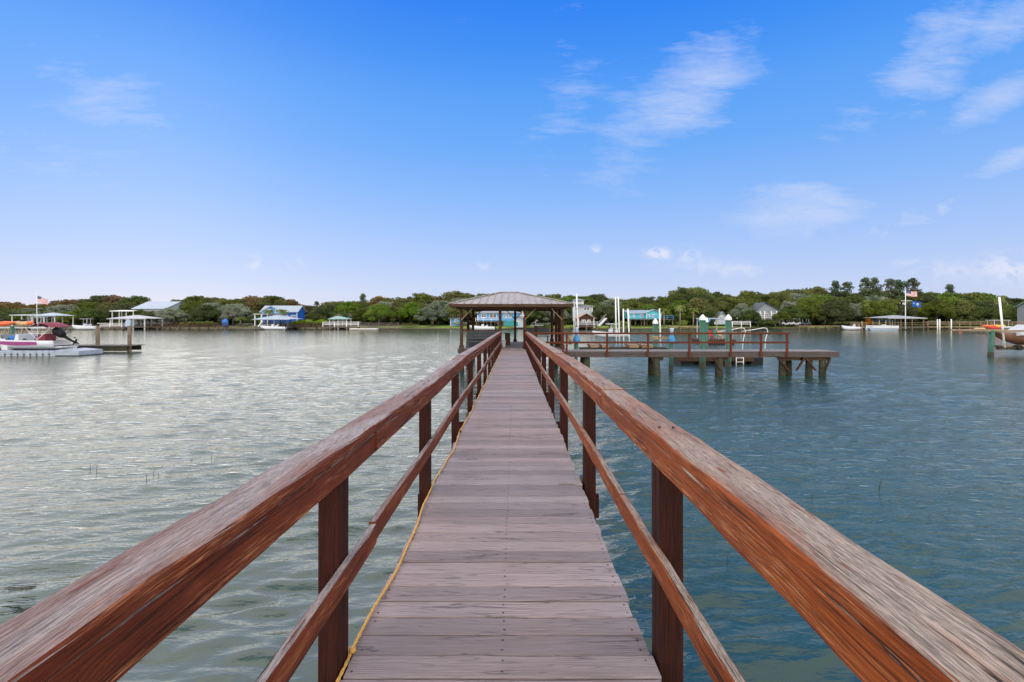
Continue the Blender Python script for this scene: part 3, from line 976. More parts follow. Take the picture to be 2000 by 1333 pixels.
    mb = MB(); mb.cyl(-.68, 30.6, zf + .004, zf + .44, .13, .16, 16)
    one(mb, 'bucket', M['pale_grey'], 'pale bucket on the pavilion floor just past the left handrail end', 'bucket')
    # fish-cleaning stand with white tap
    f = thing('cleaning_stand', 'wooden fish cleaning stand with white pipe tap on top, right bay of pavilion', 'stand', (1.3, 31, zf))
    zt = WZ(634, 31)
    mb = MB(); mb.beam((1.28, 31, zf + .004), (1.28, 31, zt - .09), .2, .2, up=(1, 0, 0)); mb.build('post', M['brown_wood'], f)
    mb = MB(); mb.bx(.95, 1.75, 30.75, 31.25, zt - .085, zt - .03, bev=.01); mb.build('table_top', M['pale_grey'], f)
    mb = MB()
    mb.tube([(1.28, 31, zt - .03), (1.28, 31, zt + .20), (1.34, 31, zt + .28), (1.38, 31, zt + .26)], .022, 8)
    mb.tube([(1.02, 31, zt - .028), (1.05, 31, zt + .06), (1.15, 31, zt + .12), (1.28, 31, zt + .13)], .018, 8)
    mb.ball((1.36, 31, zt + .24), .06, 8, 6)
    mb.build('tap', M['white_paint'], f, True)
    # lantern hanging by the right centre post
    l = thing('lantern', 'white lantern hanging from the beam beside the right centre post', 'lantern', (.5, y0 - .1, zb - .6))
    mb = MB(); mb.tube([(.46, y0 - .15, zb - .42), (.46, y0 - .15, zb - .3), (.46, y0 - .15, zb - .1)], [.10, .085, .015], 8); mb.build('shade', M['white_paint'], l)
    mb = MB(); mb.cyl(.46, y0 - .15, zb - .50, zb - .423, .06, .085, 8); mb.build('lens', M['pale_grey'], l)
    mb = MB(); mb.cyl(.46, y0 - .15, zb - .1, zb - .02, .006, n=5); mb.build('cord', M['black'], l)
pavilion()

# ------------------------------------------------------------------ green piles, lifts and the floating dock behind the side dock
def pile(px, Y, ptop, wpx, mat, lab, cap=True, bottom=-1.4, group=None, name='mooring_pile', lean=0.0):
    x = WX(px, Y); zt = WZ(ptop, Y); r = wpx / FOC * Y / 2
    t = thing(name, lab, 'pile', (x, Y, 0), group)
    mb = MB(); mb.tube([(x + lean, Y, bottom), (x + lean * .7, Y, .25), (x, Y, zt - (.35 if cap else 0))], [r * 1.0, r, r * .97], 14)
    mb.build('shaft', M[mat], t, True)
    mb = MB(); mb.tube([(x + lean * .8, Y, -1.3), (x + lean * .75, Y, .3)], [r * 1.06, r * 1.02], 14); mb.build('waterline_band', M['algae_wood'], t, True)
    if cap:
        mb = MB(); mb.tube([(x, Y, zt - .36), (x, Y, zt - .22), (x, Y, zt)], [r * 1.12, r * 1.12, r * .15], 14); mb.build('cap', M['white_paint'], t)
    return t
GP = 'green piles with white cone caps'
pile(1280, 33, 622, 9, 'pile_green', 'green pile with white cone cap behind the third railing bay of the side dock', group=GP)
pile(1372.5, 32, 614.5, 11.5, 'pile_green', 'green pile with white cone cap at the left end of the blue-roofed float', group=GP)
pile(1380, 36.5, 620, 6, 'pile_green', 'thinner green pile standing just behind and right of the capped green pile', group=GP)
pile(1422.5, 32, 614.5, 11.5, 'pile_green', 'mottled green and yellow pile with white cone cap, rightmost of the capped piles', group=GP)

def lift_cover(px, Y, ptop, pbot, lab):
    x = WX(px, Y); t = thing('lift_motor_cover', lab, 'cover', (x, Y, WZ(pbot, Y)), 'blue fabric boat lift motor covers')
    zt, zb = WZ(ptop, Y), WZ(pbot, Y)
    k = Y / FOC
    mb = MB(); mb.tube([(x, Y, zb), (x + .05 * k, Y, zb + 3 * k), (x, Y, zb + 8 * k), (x, Y, zb + 14 * k)], [6.5 * k, 7.2 * k, 6 * k, 3.4 * k], 12)
    mb.build('skirt', M['cover_blue'], t, True)
    mb = MB(); mb.tube([(x, Y, zb + 14.05 * k), (x, Y, zb + 22 * k), (x, Y, zt - 2 * k), (x, Y, zt)], [3.3 * k, 2.9 * k, 4.3 * k, 3.2 * k], 12)
    mb.build('hood', M['cover_pale'], t, True)
pile(1125, 30.2, 668, 6.5, 'pile_green', 'short pile under the left blue lift cover', cap=False)
pile(1310.5, 30.2, 666, 8, 'pile_green', 'short green pile under the right blue lift cover', cap=False)
lift_cover(1126, 30.2, 639, 668.3, 'blue and grey cloth cover on the boat lift motor near the pavilion')
lift_cover(1312, 30.2, 641, 669.3, 'blue and grey cloth cover on the lift motor halfway along the side dock')

def pole(px, Y, ptop, pbot, rpx, lab, lean=0.0, mat='white_paint', group='tall white boat lift guide poles', foot=True):
    x = WX(px, Y); mb = MB()
    r = rpx / FOC * Y / 2
    mb.tube([(x, Y, WZ(pbot, Y)), (x + lean * .5, Y, (WZ(pbot, Y) + WZ(ptop, Y)) / 2), (x + lean, Y, WZ(ptop, Y))], r, 10)
    one(mb, 'guide_pole', M[mat], lab, 'pole', group, True)
pole(1129.5, 31, 574, 683, 2.6, 'white guide pole rising right of the pavilion roof, nearer and taller of the pair', lean=-.1)
pole(1121, 31, 592, 683, 1.8, 'thin white guide pole close to the right eave of the pavilion')
pole(1204, 33, 580, 684, 2.6, 'left one of the two tallest white poles behind the side dock', lean=-.06)
pole(1210.5, 33, 580, 684, 2.6, 'right one of the two tallest white poles behind the side dock', lean=-.10)
pole(1218, 33, 603.5, 684, 2.6, 'shorter white pole just right of the tallest pair', lean=-.02)
pole(1230, 33, 603.5, 684, 2.8, 'shorter white pole beside the outboard of the white lifted boat', lean=-.12)
pole(1290.5, 33, 603, 684, 2.8, 'single leaning white pole right of the turquoise house', lean=-.08)

def lift_bunks():
    t = thing('lift_cradle', 'low grey boat lift cradle with pale padded bunks behind the side dock railing', 'boat lift', (4.5, 31.5, 0))
    z = WZ(681, 31.5)
    mb = MB(); mb.bx(WX(1128, 31.5), WX(1305, 31.5), 31.4, 31.55, z - .06, z + .02); mb.bx(WX(1128, 32.4), WX(1300, 32.4), 32.35, 32.5, z - .06, z + .02)
    mb.build('cradle_beam', M['algae_wood'], t)
    for a, b in ((1151, 1168), (1174, 1190), (1227, 1248), (1252, 1275)):
        mb = MB()
        mb.prism([(WX(a, 31.5), 31.38, z + .25), (WX(b, 31.5), 31.38, z + .21), (WX(b - 1, 31.5), 31.38, z + .05), (WX(a + 2, 31.5), 31.38, z + .05)], (0, 1.1, 0))
        mb.build('bunk', M['tan_wood'], t)
lift_bunks()
mb = MB(); mb.bx(WX(1275, 30.4), WX(1306, 30.4), 30.3, 30.5, WZ(662, 30.4), WZ(658, 30.4)); mb.bx(WX(1273, 30.4), WX(1284, 30.4), 30.25, 30.55, WZ(664, 30.4), WZ(657, 30.4), bev=.02)
one(mb, 'lift_beam', M['tan_wood'], 'short pale timber beam bracing the lift left of the right blue cover', 'beam')
mb = MB(); mb.tube([(WX(1114, 30), 30, WZ(673, 30)), (WX(1114, 30), 30, WZ(664, 30)), (WX(1111, 30), 30, WZ(657, 30))], [.10, .12, .07], 10)
one(mb, 'lift_winch', M['tan_wood'], 'small tan winch housing left of the left blue cover', 'winch', smooth=True)

def float_dock():
    Y = 33.5
    t = thing('floating_dock', 'dark low floating dock under the green capped piles behind the side dock', 'dock', (WX(1400, Y), Y, 0))
    mb = MB(); x = WX(1322, Y)
    while x < WX(1472, Y): mb.bx(x, x + .138, Y, Y + 2.6, .46, .50); x += .145
    mb.build('deck', M['grey_wood'], t)
    mb = MB(); mb.bx(WX(1322, Y), WX(1472, Y), Y - .05, Y - .005, .22, .50); mb.build('fascia', M['brown_wood'], t)
    for k in range(5):
        x = WX(1330, Y) + k * 1.15; mb = MB(); mb.bx(x, x + .8, Y + .05, Y + 2.4, -.25, .455, bev=.04); mb.build('float', M['black'], t)
    # swim ladder
    l = thing('swim_ladder', 'white metal swim ladder hanging off the edge of the floating dock', 'ladder', (WX(1445, Y), Y - .1, 0))
    for px in (1438, 1452):
        mb = MB(); mb.tube([(WX(px, Y - .1), Y - .1, -.3), (WX(px, Y - .1), Y - .1, .50), (WX(px, Y - .1), Y + .12, .58)], .028, 8); mb.build('side_rail', M['white_paint'], l, True)
    for k in range(3):
        mb = MB(); mb.tube([(WX(1438, Y - .1), Y - .1, .44 - k * .26), (WX(1452, Y - .1), Y - .1, .44 - k * .26)], .02, 6); mb.build('rung', M['white_paint'], l, True)
    # curved white hand hoops
    for a, lab in ((1453, 'left one of two curved white hand hoops on the floating dock'), (1497, 'right one of two curved white hand hoops on the floating dock')):
        mb = MB()
        mb.tube([(WX(a, Y), Y + .3, .502), (WX(a + 3, Y), Y + .3, WZ(662, Y)), (WX(a + 7, Y), Y + .3, WZ(648, Y)), (WX(a + 5, Y), Y + .3, WZ(642, Y)), (WX(a - 2, Y), Y + .3, WZ(641, Y)),
                 (WX(a - 20, Y), Y + .5, WZ(645, Y)), (WX(a - 38, Y), Y + .7, WZ(648, Y))], .024, 8)
        one(mb, 'hand_hoop', M['white_paint'], lab, 'hand rail', 'curved white hand hoops', True)
    # blue awning over the far float with red chairs below
    Y2 = 60
    f2 = thing('awning', 'pale blue flat awning on posts between the two tallest green capped piles', 'awning', (WX(1400, Y2), Y2, .5))
    mb = MB(); mb.bx(WX(1377, Y2), WX(1421, Y2), Y2, Y2 + 3, WZ(624, Y2), WZ(621.5, Y2), bev=.03); mb.build('canopy', M['roof_pale'], f2)
    mb = MB(); mb.prism([(WX(1378, Y2), Y2 - .02, WZ(624, Y2)), (WX(1388, Y2), Y2 - .02, WZ(624, Y2)), (WX(1386, Y2), Y2 - .02, WZ(629, Y2)), (WX(1381, Y2), Y2 - .02, WZ(630, Y2))], (0, 2.8, 0)); mb.build('side_curtain', M['cover_blue'], f2)
    for px in (1379, 1419):
        for yy in (Y2 + .1, Y2 + 2.9):
            mb = MB(); mb.cyl(WX(px, Y2), yy, .5, WZ(624, Y2) - .003, .05, n=8); mb.build('post', M['pale_grey'], f2)
    f3 = thing('floating_dock', 'distant brown floating dock below the pale blue awning', 'dock', (WX(1400, Y2), Y2, 0))
    mb = MB(); mb.bx(WX(1368, Y2), WX(1432, Y2), Y2 - .8, Y2 + 3.4, .3, .5); mb.build('deck', M['brown_wood'], f3)
    mb = MB(); mb.bx(WX(1370, Y2), WX(1430, Y2), Y2 - .6, Y2 + 3.2, -.3, .297); mb.build('float', M['black'], f3)
    for px, mt, cc in ((1385, 'teal', 'teal'), (1394, 'red', 'red'), (1405, 'teal', 'teal'), (1412, 'tan', 'tan')):
        sit = {1385: 'left end', 1394: 'second from left', 1405: 'third from left', 1412: 'right end'}[px]
        c = thing('deck_chair', '%s slatted deck chair under the pale blue awning, %s' % (cc, sit), 'chair', (WX(px, Y2), Y2 + .8, .5), 'chairs under the blue awning')
        x = WX(px, Y2)
        mb = MB(); mb.bx(x - .26, x + .26, Y2 + .6, Y2 + 1.1, .88, .93); mb.build('seat', M[mt], c)
        mb = MB()
        for k in range(4): mb.beam((x - .2 + k * .13, Y2 + 1.1, .93), (x - .2 + k * .13, Y2 + 1.28, 1.5), .10, .03, up=(0, 1, 0))
        mb.build('backrest', M[mt], c)
        for sx in (-.24, .24):
            for yy in (.64, 1.06):
                mb = MB(); mb.bx(x + sx - .03, x + sx + .03, Y2 + yy - .03, Y2 + yy + .03, .504, .877); mb.build('leg', M[mt], c)
float_dock()

# ------------------------------------------------------------------ boats
def hull(mb, L, B, H, bowup=.35, n=12, mi=None):
    """bow towards -X, stern at +X (0..L along -X)"""
    st = []
    for i in range(n + 1):
        t = i / n                       # 0 stern .. 1 bow
        x = -L * t
        hb = B / 2 * (1 - max(0, (t - .35) / .65) ** 2.3) * (0.94 + .06 * min(1, t * 4))
        hb = max(hb, .015)
        sheer = H * (1 + bowup * t ** 2)
        keel = H * (.0 + .75 * max(0, (t - .62) / .38) ** 2.2)
        ch = keel + H * .32 * (1 - .3 * t)
        x2 = x - .0
        st.append([(x, -hb, sheer), (x, -hb * .93, ch + H * .2), (x, -hb * .80, ch), (x, 0, keel), (x, hb * .80, ch), (x, hb * .93, ch + H * .2), (x, hb, sheer), (x, hb * .86, sheer), (x, hb * .84, H * .5 + keel * .5), (x, -hb * .84, H * .5 + keel * .5), (x, -hb * .86, sheer)])
    m = len(st[0]); vs = [p for r_ in st for p in r_]
    fs = []
    for i in range(n):
        for k in range(m):
            a, b = i * m + k, i * m + (k + 1) % m
            fs.append([a, b, b + m, a + m])
    fs.append(list(range(m))[::-1]); fs.append([n * m + k for k in range(m)])
    mb.add(vs, [f[::-1] for f in fs], None, mi)

def outboard(parent, x, y, z, tilt=0.0, s=1.0, cowl='black'):
    c, si = math.cos(tilt), math.sin(tilt)
    def T(p): return (x + (p[0] * c + p[2] * si) * s, y + p[1] * s, z + (-p[0] * si + p[2] * c) * s)
    mb = MB()
    pts = [T(p) for p in ((.16, 0, .02), (.18, 0, .18), (.20, 0, .42), (.16, 0, .62), (.12, 0, .70))]
    mb.tube(pts, [.14 * s, .22 * s, .25 * s, .20 * s, .06 * s], 10)
    o = mb.build('outboard_cowl', M[cowl], parent, True)
    mb = MB(); mb.tube([T((.16, 0, .02)), T((.18, 0, -.35)), T((.20, 0, -.72))], [.09 * s, .065 * s, .05 * s], 8)
    mb.tube([T((.02, 0, -.66)), T((.22, 0, -.70)), T((.42, 0, -.68))], [.02 * s, .07 * s, .03 * s], 8)
    mb.prism([T((.12, -.02, -.72)), T((.30, -.02, -.72)), T((.26, -.02, -.95))], Vector(T((0, .04, 0))) - Vector(T((0, 0, 0))))
    mb.build('drive_leg', M['black'], parent, True)
    mb = MB()
    for k in range(3):
        a = k * 2.094
        mb.prism([T((.44, .02 * math.cos(a), -.68 + .02 * math.sin(a))), T((.46, .17 * math.cos(a - .3), -.68 + .17 * math.sin(a - .3))), T((.42, .17 * math.cos(a + .3), -.68 + .17 * math.sin(a + .3)))], (.012, 0, .004))
    mb.build('propeller', M['black'], parent)
    return o

def cc_boat(name, lab, loc, L=6.5, B=2.3, H=.85, rz=0.0, flip=1, hullm='white_gel', ttop=None, console=True, group=None, motor=True, ttz=2.2, seat=True, rail=False):
    t = thing(name, lab, 'boat', (0, 0, 0), group)
    mb = MB(); hull(mb, L, B, H); mb.build('hull', M[hullm], t, True)
    if console:
        mb = MB(); mb.prism([(-L * .42, -.35, H * .5), (-L * .52, -.35, H * .5), (-L * .52, -.35, H + .35), (-L * .49, -.35, H + .62), (-L * .42, -.35, H + .5)], (0, .7, 0)); mb.build('console', M['white_gel'], t)
        mb = MB(); mb.prism([(-L * .49, -.33, H + .63), (-L * .515, -.33, H + .36), (-L * .525, -.33, H + .38), (-L * .50, -.33, H + .95)], (0, .66, 0)); mb.build('windscreen', M['glass_dark'], t)
    if seat:
        mb = MB(); mb.bx(-L * .36, -L * .27, -.4, .4, H * .5, H + .28, bev=.04); mb.bx(-L * .28, -L * .265, -.4, .4, H + .28, H + .6, bev=.03); mb.build('helm_seat', M['white_gel'], t)
    if ttop:
        mb = MB(); mb.bx(-L * .58, -L * .26, -B * .38, B * .38, H + ttz - .75, H + ttz - .67, bev=.03); mb.build('t_top', M[ttop], t)
        mb = MB()
        for sy in (-.55, .55):
            mb.tube([(-L * .33, sy, H * .6), (-L * .34, sy, H + ttz - .753)], .03, 6)
            mb.tube([(-L * .50, sy, H * .6), (-L * .46, sy, H + ttz - .753)], .03, 6)
        mb.build('t_top_frame', M['chrome'], t)
    if rail:
        mb = MB()
        for sy in (-1, 1):
            mb.tube([(-L * .55, sy * B * .42, H * 1.1), (-L * .6, sy * B * .4, H * 1.1 + .35), (-L * .85, sy * B * .25, H * 1.25 + .3), (-L * .96, 0, H * 1.3 + .28)], .02, 6)
        mb.build('bow_rail', M['chrome'], t)
    if motor: outboard(t, .05, 0, H * .95)
    t.location = loc
    t.rotation_euler = (0, 0, rz)
    if flip < 0: t.scale = (-1, 1, 1)
    return t

# ------------------------------------------------------------------ near left: boat on its float
def left_group():
    Y = 42
    f = thing('modular_float', 'pale blue-grey float of plastic cubes carrying the magenta striped boat', 'float', (WX(80, Y), Y, 0))
    mb = MB(); px = -60; r = random.Random(1)
    k = 0
    while px < 128:
        for j in range(5):
            mb.bx(WX(px, Y), WX(px + 11.2, Y), Y - 1.1 + j * .5, Y - .62 + j * .5, -.12, .42 + r.uniform(-.015, .015), bev=.06)
        px += 12; k += 1
    mb.build('cube_row', M['float_grey'], f)
    mb = MB()
    px = -60
    while px < 120: mb.ball((WX(px + 12, Y), Y - 1.12, .12), (.09, .05, .07), 8, 5); px += 12
    mb.build('cube_lug', M['slate'], f, True)
    mb = MB(); mb.prism([(WX(128, Y), Y - 1.1, .05), (WX(176, Y), Y - 1.1, .05), (WX(176, Y), Y - 1.1, .40), (WX(140, Y), Y - 1.1, .52), (WX(128, Y), Y - 1.1, .42)], (0, 2.4, 0)); mb.build('ramp', M['float_grey'], f)
    # boat
    t = thing('motor_boat', 'white motorboat with magenta side stripe and tilted black outboard on a grey float', 'boat', (0, 0, 0))
    L, B, H = 7.6, 2.2, .80
    mb = MB(); hull(mb, L, B, H, bowup=.28, n=18); mb.build('hull', M['white_gel'], t, True)
    mb = MB(); vs = []
    n = 18
    for i in range(n + 1):
        tt = .16 + .62 * i / n
        hb = B / 2 * (1 - max(0, (tt - .35) / .65) ** 2.3)
        sh = H * (1 + .28 * tt ** 2)
        w_ = .02 + .30 * (1 - abs((i / n) - .35) ** 1.3)
        vs += [(-L * tt, -hb * .985 - .012, sh - .10), (-L * tt, -hb * .955 - .015, sh - .10 - w_)]
    mb.add(vs, [[2 * i, 2 * i + 1, 2 * i + 3, 2 * i + 2] for i in range(n)])
    mb.build('side_stripe', M['magenta'], t)
    mb = MB(); mb.bx(-.75, .0, -.9, .9, .30, .42); mb.bx(0.0, .55, -.8, .8, .22, .32, bev=.03); mb.build('swim_platform', M['pale_grey'], t)
    mb = MB(); mb.prism([(-2.0, -.5, .7), (-1.1, -.5, .7), (-1.0, -.5, 1.0), (-1.15, -.5, 1.32), (-1.7, -.5, 1.15)], (0, 1.0, 0)); mb.build('engine_hatch', M['maroon'], t)
    mb = MB(); mb.prism([(-3.3, -.8, .7), (-2.9, -.8, .7), (-2.95, -.8, 1.3), (-3.15, -.8, 1.3)], (0, 1.6, 0)); mb.build('seat_back', M['white_gel'], t)
    mb = MB(); mb.prism([(-4.3, -.85, .95), (-3.9, -.85, .95), (-4.25, -.85, 1.30), (-4.3, -.85, 1.30)], (0, 1.7, 0)); mb.build('windscreen', M['glass_dark'], t)
    outboard(t, .02, -.1, .92, tilt=-1.0, s=1.45)
    # folded maroon bimini on bowed tubes
    mb = MB(); vs = []
    for i in range(9):
        a = i / 8
        x = -2.2 + 2.05 * a; z = 2.05 + .22 * math.sin(math.pi * (.12 + .8 * a)) - (.28 * (1 - a) ** 3) - (.25 * a ** 5)
        vs += [(x, -.95, z - .05), (x, -.6, z + .04), (x, .6, z + .04), (x, .95, z - .05)]
    mb.add(vs, [[i * 4 + k, i * 4 + k + 1, i * 4 + k + 5, i * 4 + k + 4] for i in range(8) for k in range(3)])
    mb.build('bimini', M['maroon'], t, True)
    mb = MB()
    for sy in (-.95, .95):
        mb.tube([(-1.3, sy * .98, .85), (-2.15, sy, 1.75)], .02, 6); mb.tube([(-1.3, sy * .98, .85), (-1.2, sy, 2.2)], .02, 6); mb.tube([(-1.3, sy * .98, .85), (-.18, sy, 1.85)], .02, 6)
    mb.build('bimini_frame', M['chrome'], t)
    t.location = (WX(124, Y), Y, .42)
    # bundles lying on the boat
    for px, py, m_, lab, rr in ((20, 663, 'tarp_blue', 'bright blue rolled tarp lying on the bow of the striped boat', (.42, .3, .24)), (45, 668, 'slate', 'dark grey bundle resting on the striped boat, right of the blue tarp', (.30, .25, .2)), (74, 659, 'navy', 'dark blue bag near the windscreen of the striped boat', (.2, .18, .17))):
        mb = MB(); c = W(px, py, Y - .3)
        mb.tube([c + Vector((-rr[0], 0, -.22)), c + Vector((-rr[0] * .4, 0, -.02)), c + Vector((rr[0] * .5, 0, .08)), c + Vector((rr[0], 0, .0))], [rr[2] * .4, rr[2] * .8, rr[2], rr[2] * .55], 10)
        one(mb, 'tarp_bundle', M[m_], lab, 'bundle', None, True)
    mb = MB(); c = W(10, 673, Y - 1.0)
    mb.bx(c.x - .3, c.x + .18, Y - 1.0, Y - .5, .43, .98, bev=.05)
    one(mb, 'cooler', M['white_gel'], 'white cooler box on the grey float at the left edge of the photo', 'cooler')
    # timber dock on the right of it
    Yd = 45
    d = thing('small_dock', 'weathered grey timber dock with two tall brown piles left of open water', 'dock', (WX(200, Yd), Yd, 0))
    mb = MB(); x = WX(100, Yd); r = random.Random(2); z = WZ(675.5, Yd)
    while x < WX(252, Yd): mb.bx(x, x + .14, Yd - .1, Yd + 1.9, z - .05, z + r.uniform(-.01, .012)); x += .146
    mb.build('deck', M['grey_wood'], d)
    mb = MB(); mb.bx(WX(150, Yd), WX(248, Yd), Yd, Yd + .05, .12, z - .053); mb.bx(WX(150, Yd), WX(248, Yd), Yd + 1.7, Yd + 1.75, .12, z - .053); mb.build('fascia', M['algae_wood'], d)
    for px, tp in ((180, 637), (243, 637)):
        mb = MB(); x = WX(px, Yd); mb.cyl(x, Yd + .6, -1.4, WZ(tp, Yd), .17, .145, 12, steps=4); mb.build('pile', M['pile_wood'], d, True)
    pile(24, 52, 637.5, 7, 'pile_green', 'green pile behind the bow of the magenta striped boat', cap=False)
    pile(96.5, 52, 640, 6, 'pile_wood', 'brown pile behind the windscreen of the magenta striped boat', cap=False)
    # kayak rack behind
    Yk = 53
    k_ = thing('kayak_rack', 'long pipe rack with thin rails standing behind the striped boat', 'rack', (WX(40, Yk), Yk, 0))
    z = WZ(640, Yk)
    mb = MB(); mb.bx(WX(-40, Yk), WX(92, Yk), Yk - .06, Yk + .06, z - .08, z + .02); mb.bx(WX(-40, Yk), WX(92, Yk), Yk + .7, Yk + .8, z - .08, z + .02); mb.build('top_rail', M['pale_grey'], k_)
    mb = MB()
    for py in (649.5, 656.5): mb.tube([(WX(-40, Yk), Yk, WZ(py, Yk)), (WX(92, Yk), Yk, WZ(py, Yk))], .03, 6)
    mb.build('mid_rail', M['tan_wood'], k_)
    for px in (-20, 10, 17, 44, 51, 78, 90):
        mb = MB(); mb.cyl(WX(px, Yk), Yk, .35, z - .083, .06, n=6); mb.build('post', M['tan_wood'], k_)
    mb = MB(); mb.bx(WX(-40, Yk), WX(125, Yk), Yk - .3, Yk + 1.2, .2, .5); one(mb, 'dock_platform', M['grey_wood'], 'low grey platform under the kayak rack', 'platform')
    for (a, b, m_, lab, dy, cz) in ((-30, 28, 'orange', 'orange-red kayak lying on the rack, at the left edge of the photo', .1, 632), (14, 56, 'tan', 'tan kayak with orange tip lying on the rack right of the red one', .6, 632)):
        t2 = thing('kayak', lab, 'kayak', (0, 0, 0), 'kayaks on the left rack')
        Lk = (b - a) / FOC * Yk; x0 = WX(a, Yk); zc = WZ(cz, Yk)
        mb = MB(); n = 12; pts = []; rad = []
        for i in range(n + 1):
            s_ = i / n; pts.append((x0 + Lk * s_, Yk + dy, zc + .18 * abs(2 * s_ - 1) ** 2.5 - .04)); rad.append(.02 + .27 * math.sin(math.pi * min(1, max(0, s_))) ** .55)
        mb.tube(pts, rad, 12); mb.build('hull', M[m_], t2, True)
        mb = MB(); c = x0 + Lk * .5; mb.tube([(c - .45, Yk + dy, zc + .22), (c - .2, Yk + dy, zc + .26), (c + .2, Yk + dy, zc + .26), (c + .45, Yk + dy, zc + .22)], [.05, .17, .17, .05], 10); mb.build('cockpit', M['black'], t2, True)
        if m_ == 'tan':
            mb = MB(); mb.tube([pts[-4], pts[-3], pts[-2], pts[-1]], [rad[-4] * 1.03, rad[-3] * 1.04, rad[-2] * 1.05, .03], 12); mb.build('tip', M['orange'], t2, True)
left_group()

# ------------------------------------------------------------------ near right: boat on a lift
def right_group():
    Y = 41
    pile(1937, Y, 645.5, 10, 'pile_green', 'green pile with bare brown foot at the right edge, carrying the pale lift beam', cap=False, lean=-.12)
    t = thing('boat_lift', 'boat lift of pale top beam and dark cradle at the right edge of the photo', 'boat lift', (WX(1980, Y), Y, 0))
    mb = MB(); mb.bx(WX(1927, Y), WX(2120, Y), Y - .12, Y + .12, WZ(648.5, Y), WZ(645, Y), bev=.02); mb.bx(WX(1927, Y), WX(2120, Y), Y + 3.2, Y + 3.4, WZ(648.5, Y), WZ(645, Y)); mb.build('top_beam', M['tan_wood'], t)
    mb = MB(); xc = WX(1949, Y + .3); mb.bx(xc, xc + 8, Y + .3, Y + .5, WZ(684, Y), WZ(679, Y), bev=.01); mb.bx(xc + 2.5, xc + 8, Y + 2.6, Y + 2.8, WZ(684, Y), WZ(679, Y)); mb.bx(xc, xc + .15, Y + .2, Y + .6, WZ(679, Y), WZ(675.5, Y)); mb.build('cradle_beam', M['algae_wood'], t)
    mb = MB(); mb.tube([(WX(1998, Y), Y + .2, WZ(680, Y)), (WX(1998, Y), Y + .6, WZ(680, Y))], .22, 14); mb.build('cradle_wheel', M['black'], t)
    mb = MB(); mb.bx(WX(1978, Y), WX(2090, Y), Y + .7, Y + .9, WZ(679, Y) + .003, WZ(675, Y)); mb.build('bunk', M['tan_wood'], t)
    mb = MB(); mb.tube([(WX(1968, Y), Y + .25, WZ(680, Y)), (WX(1957.5, Y), Y + .25, WZ(580.5, Y))], [.065, .075], 10)
    one(mb, 'guide_pole', M['white_paint'], 'tall white leaning pole at the far right, in front of the brown lifted hull', 'pole', 'tall white boat lift guide poles', True)
    b = thing('lifted_boat', 'boat with weathered brown hull hanging in the lift at the right edge', 'boat', (0, 0, 0))
    mb = MB(); hull(mb, 7.5, 2.4, 1.0, bowup=.15, n=16); mb.build('hull', M['hull_brown'], b, True)
    mb = MB(); mb.bx(-6.3, -3.0, -.9, .9, .85, 1.25, bev=.08); mb.build('deck', M['white_gel'], b)
    mb = MB(); mb.ball((-4.4, 0, 1.42), (1.15, .8, .4), 12, 7, jit=.3); mb.build('tarp', M['cover_blue'], b, True)
    mb = MB(); mb.prism([(-6.1, -.5, 1.25), (-5.3, -.5, 1.25), (-5.2, -.5, 1.75)], (0, 1, 0)); mb.build('windscreen', M['pale_grey'], b)
    b.location = (WX(1944, Y + 1.7) + 7.5, Y + 1.7, WZ(675.5, Y + 1.7))
right_group()

# ------------------------------------------------------------------ far shore
def gazebo(lab, px0, px1, pe, pa, Y, depth, roofm, postm='white_paint', pb=None, n=3, flat=False, name='gazebo', ax=None, group=None, rail=None, deck=True):
    x0, x1 = WX(px0, Y), WX(px1, Y)
    ze, za = WZ(pe, Y), WZ(pa, Y)
    t = thing(name, lab, name.replace('_', ' '), ((x0 + x1) / 2, Y + depth / 2, 0), group)
    mb = MB(); cx = (x0 + x1) / 2 if ax is None else WX(ax, Y)
    rl = 0.06 * (x1 - x0) if not flat else .35 * (x1 - x0)
    P, Q = (cx - rl, Y + depth / 2, za), (cx + rl, Y + depth / 2, za)
    A, B, C_, D = (x0, Y, ze), (x1, Y, ze), (x1, Y + depth, ze), (x0, Y + depth, ze)
    for f in ([A, B, Q, P], [B, C_, Q], [C_, D, P, Q], [D, A, P], [A, D, C_, B]): mb.poly(f)
    mb.bx(x0, x1, Y - .06, Y - .003, ze - .16, ze + .02); mb.build('roof', M[roofm], t)
    ins = (x1 - x0) * .07
    for i in range(n):
        for yy in (Y + .35, Y + depth - .35):
            x = x0 + ins + (x1 - x0 - 2 * ins) * i / (n - 1)
            mb = MB(); mb.beam((x, yy, -1.2), (x, yy, ze - .02), .20, .20, up=(1, 0, 0)); mb.build('post', M[postm], t)
    zd = .75
    if deck:
        mb = MB(); mb.bx(x0 + ins * .5, x1 - ins * .5, Y + .2, Y + depth - .2, zd - .16, zd); mb.build('deck', M['grey_wood'], t)
    if rail:
        mb = MB()
        mb.bx(x0 + ins, x1 - ins, Y + .2, Y + .28, zd + .95, zd + 1.03); mb.bx(x0 + ins, x1 - ins, Y + .2, Y + .28, zd + .5, zd + .56); mb.build('rail', M[rail], t)
    return t

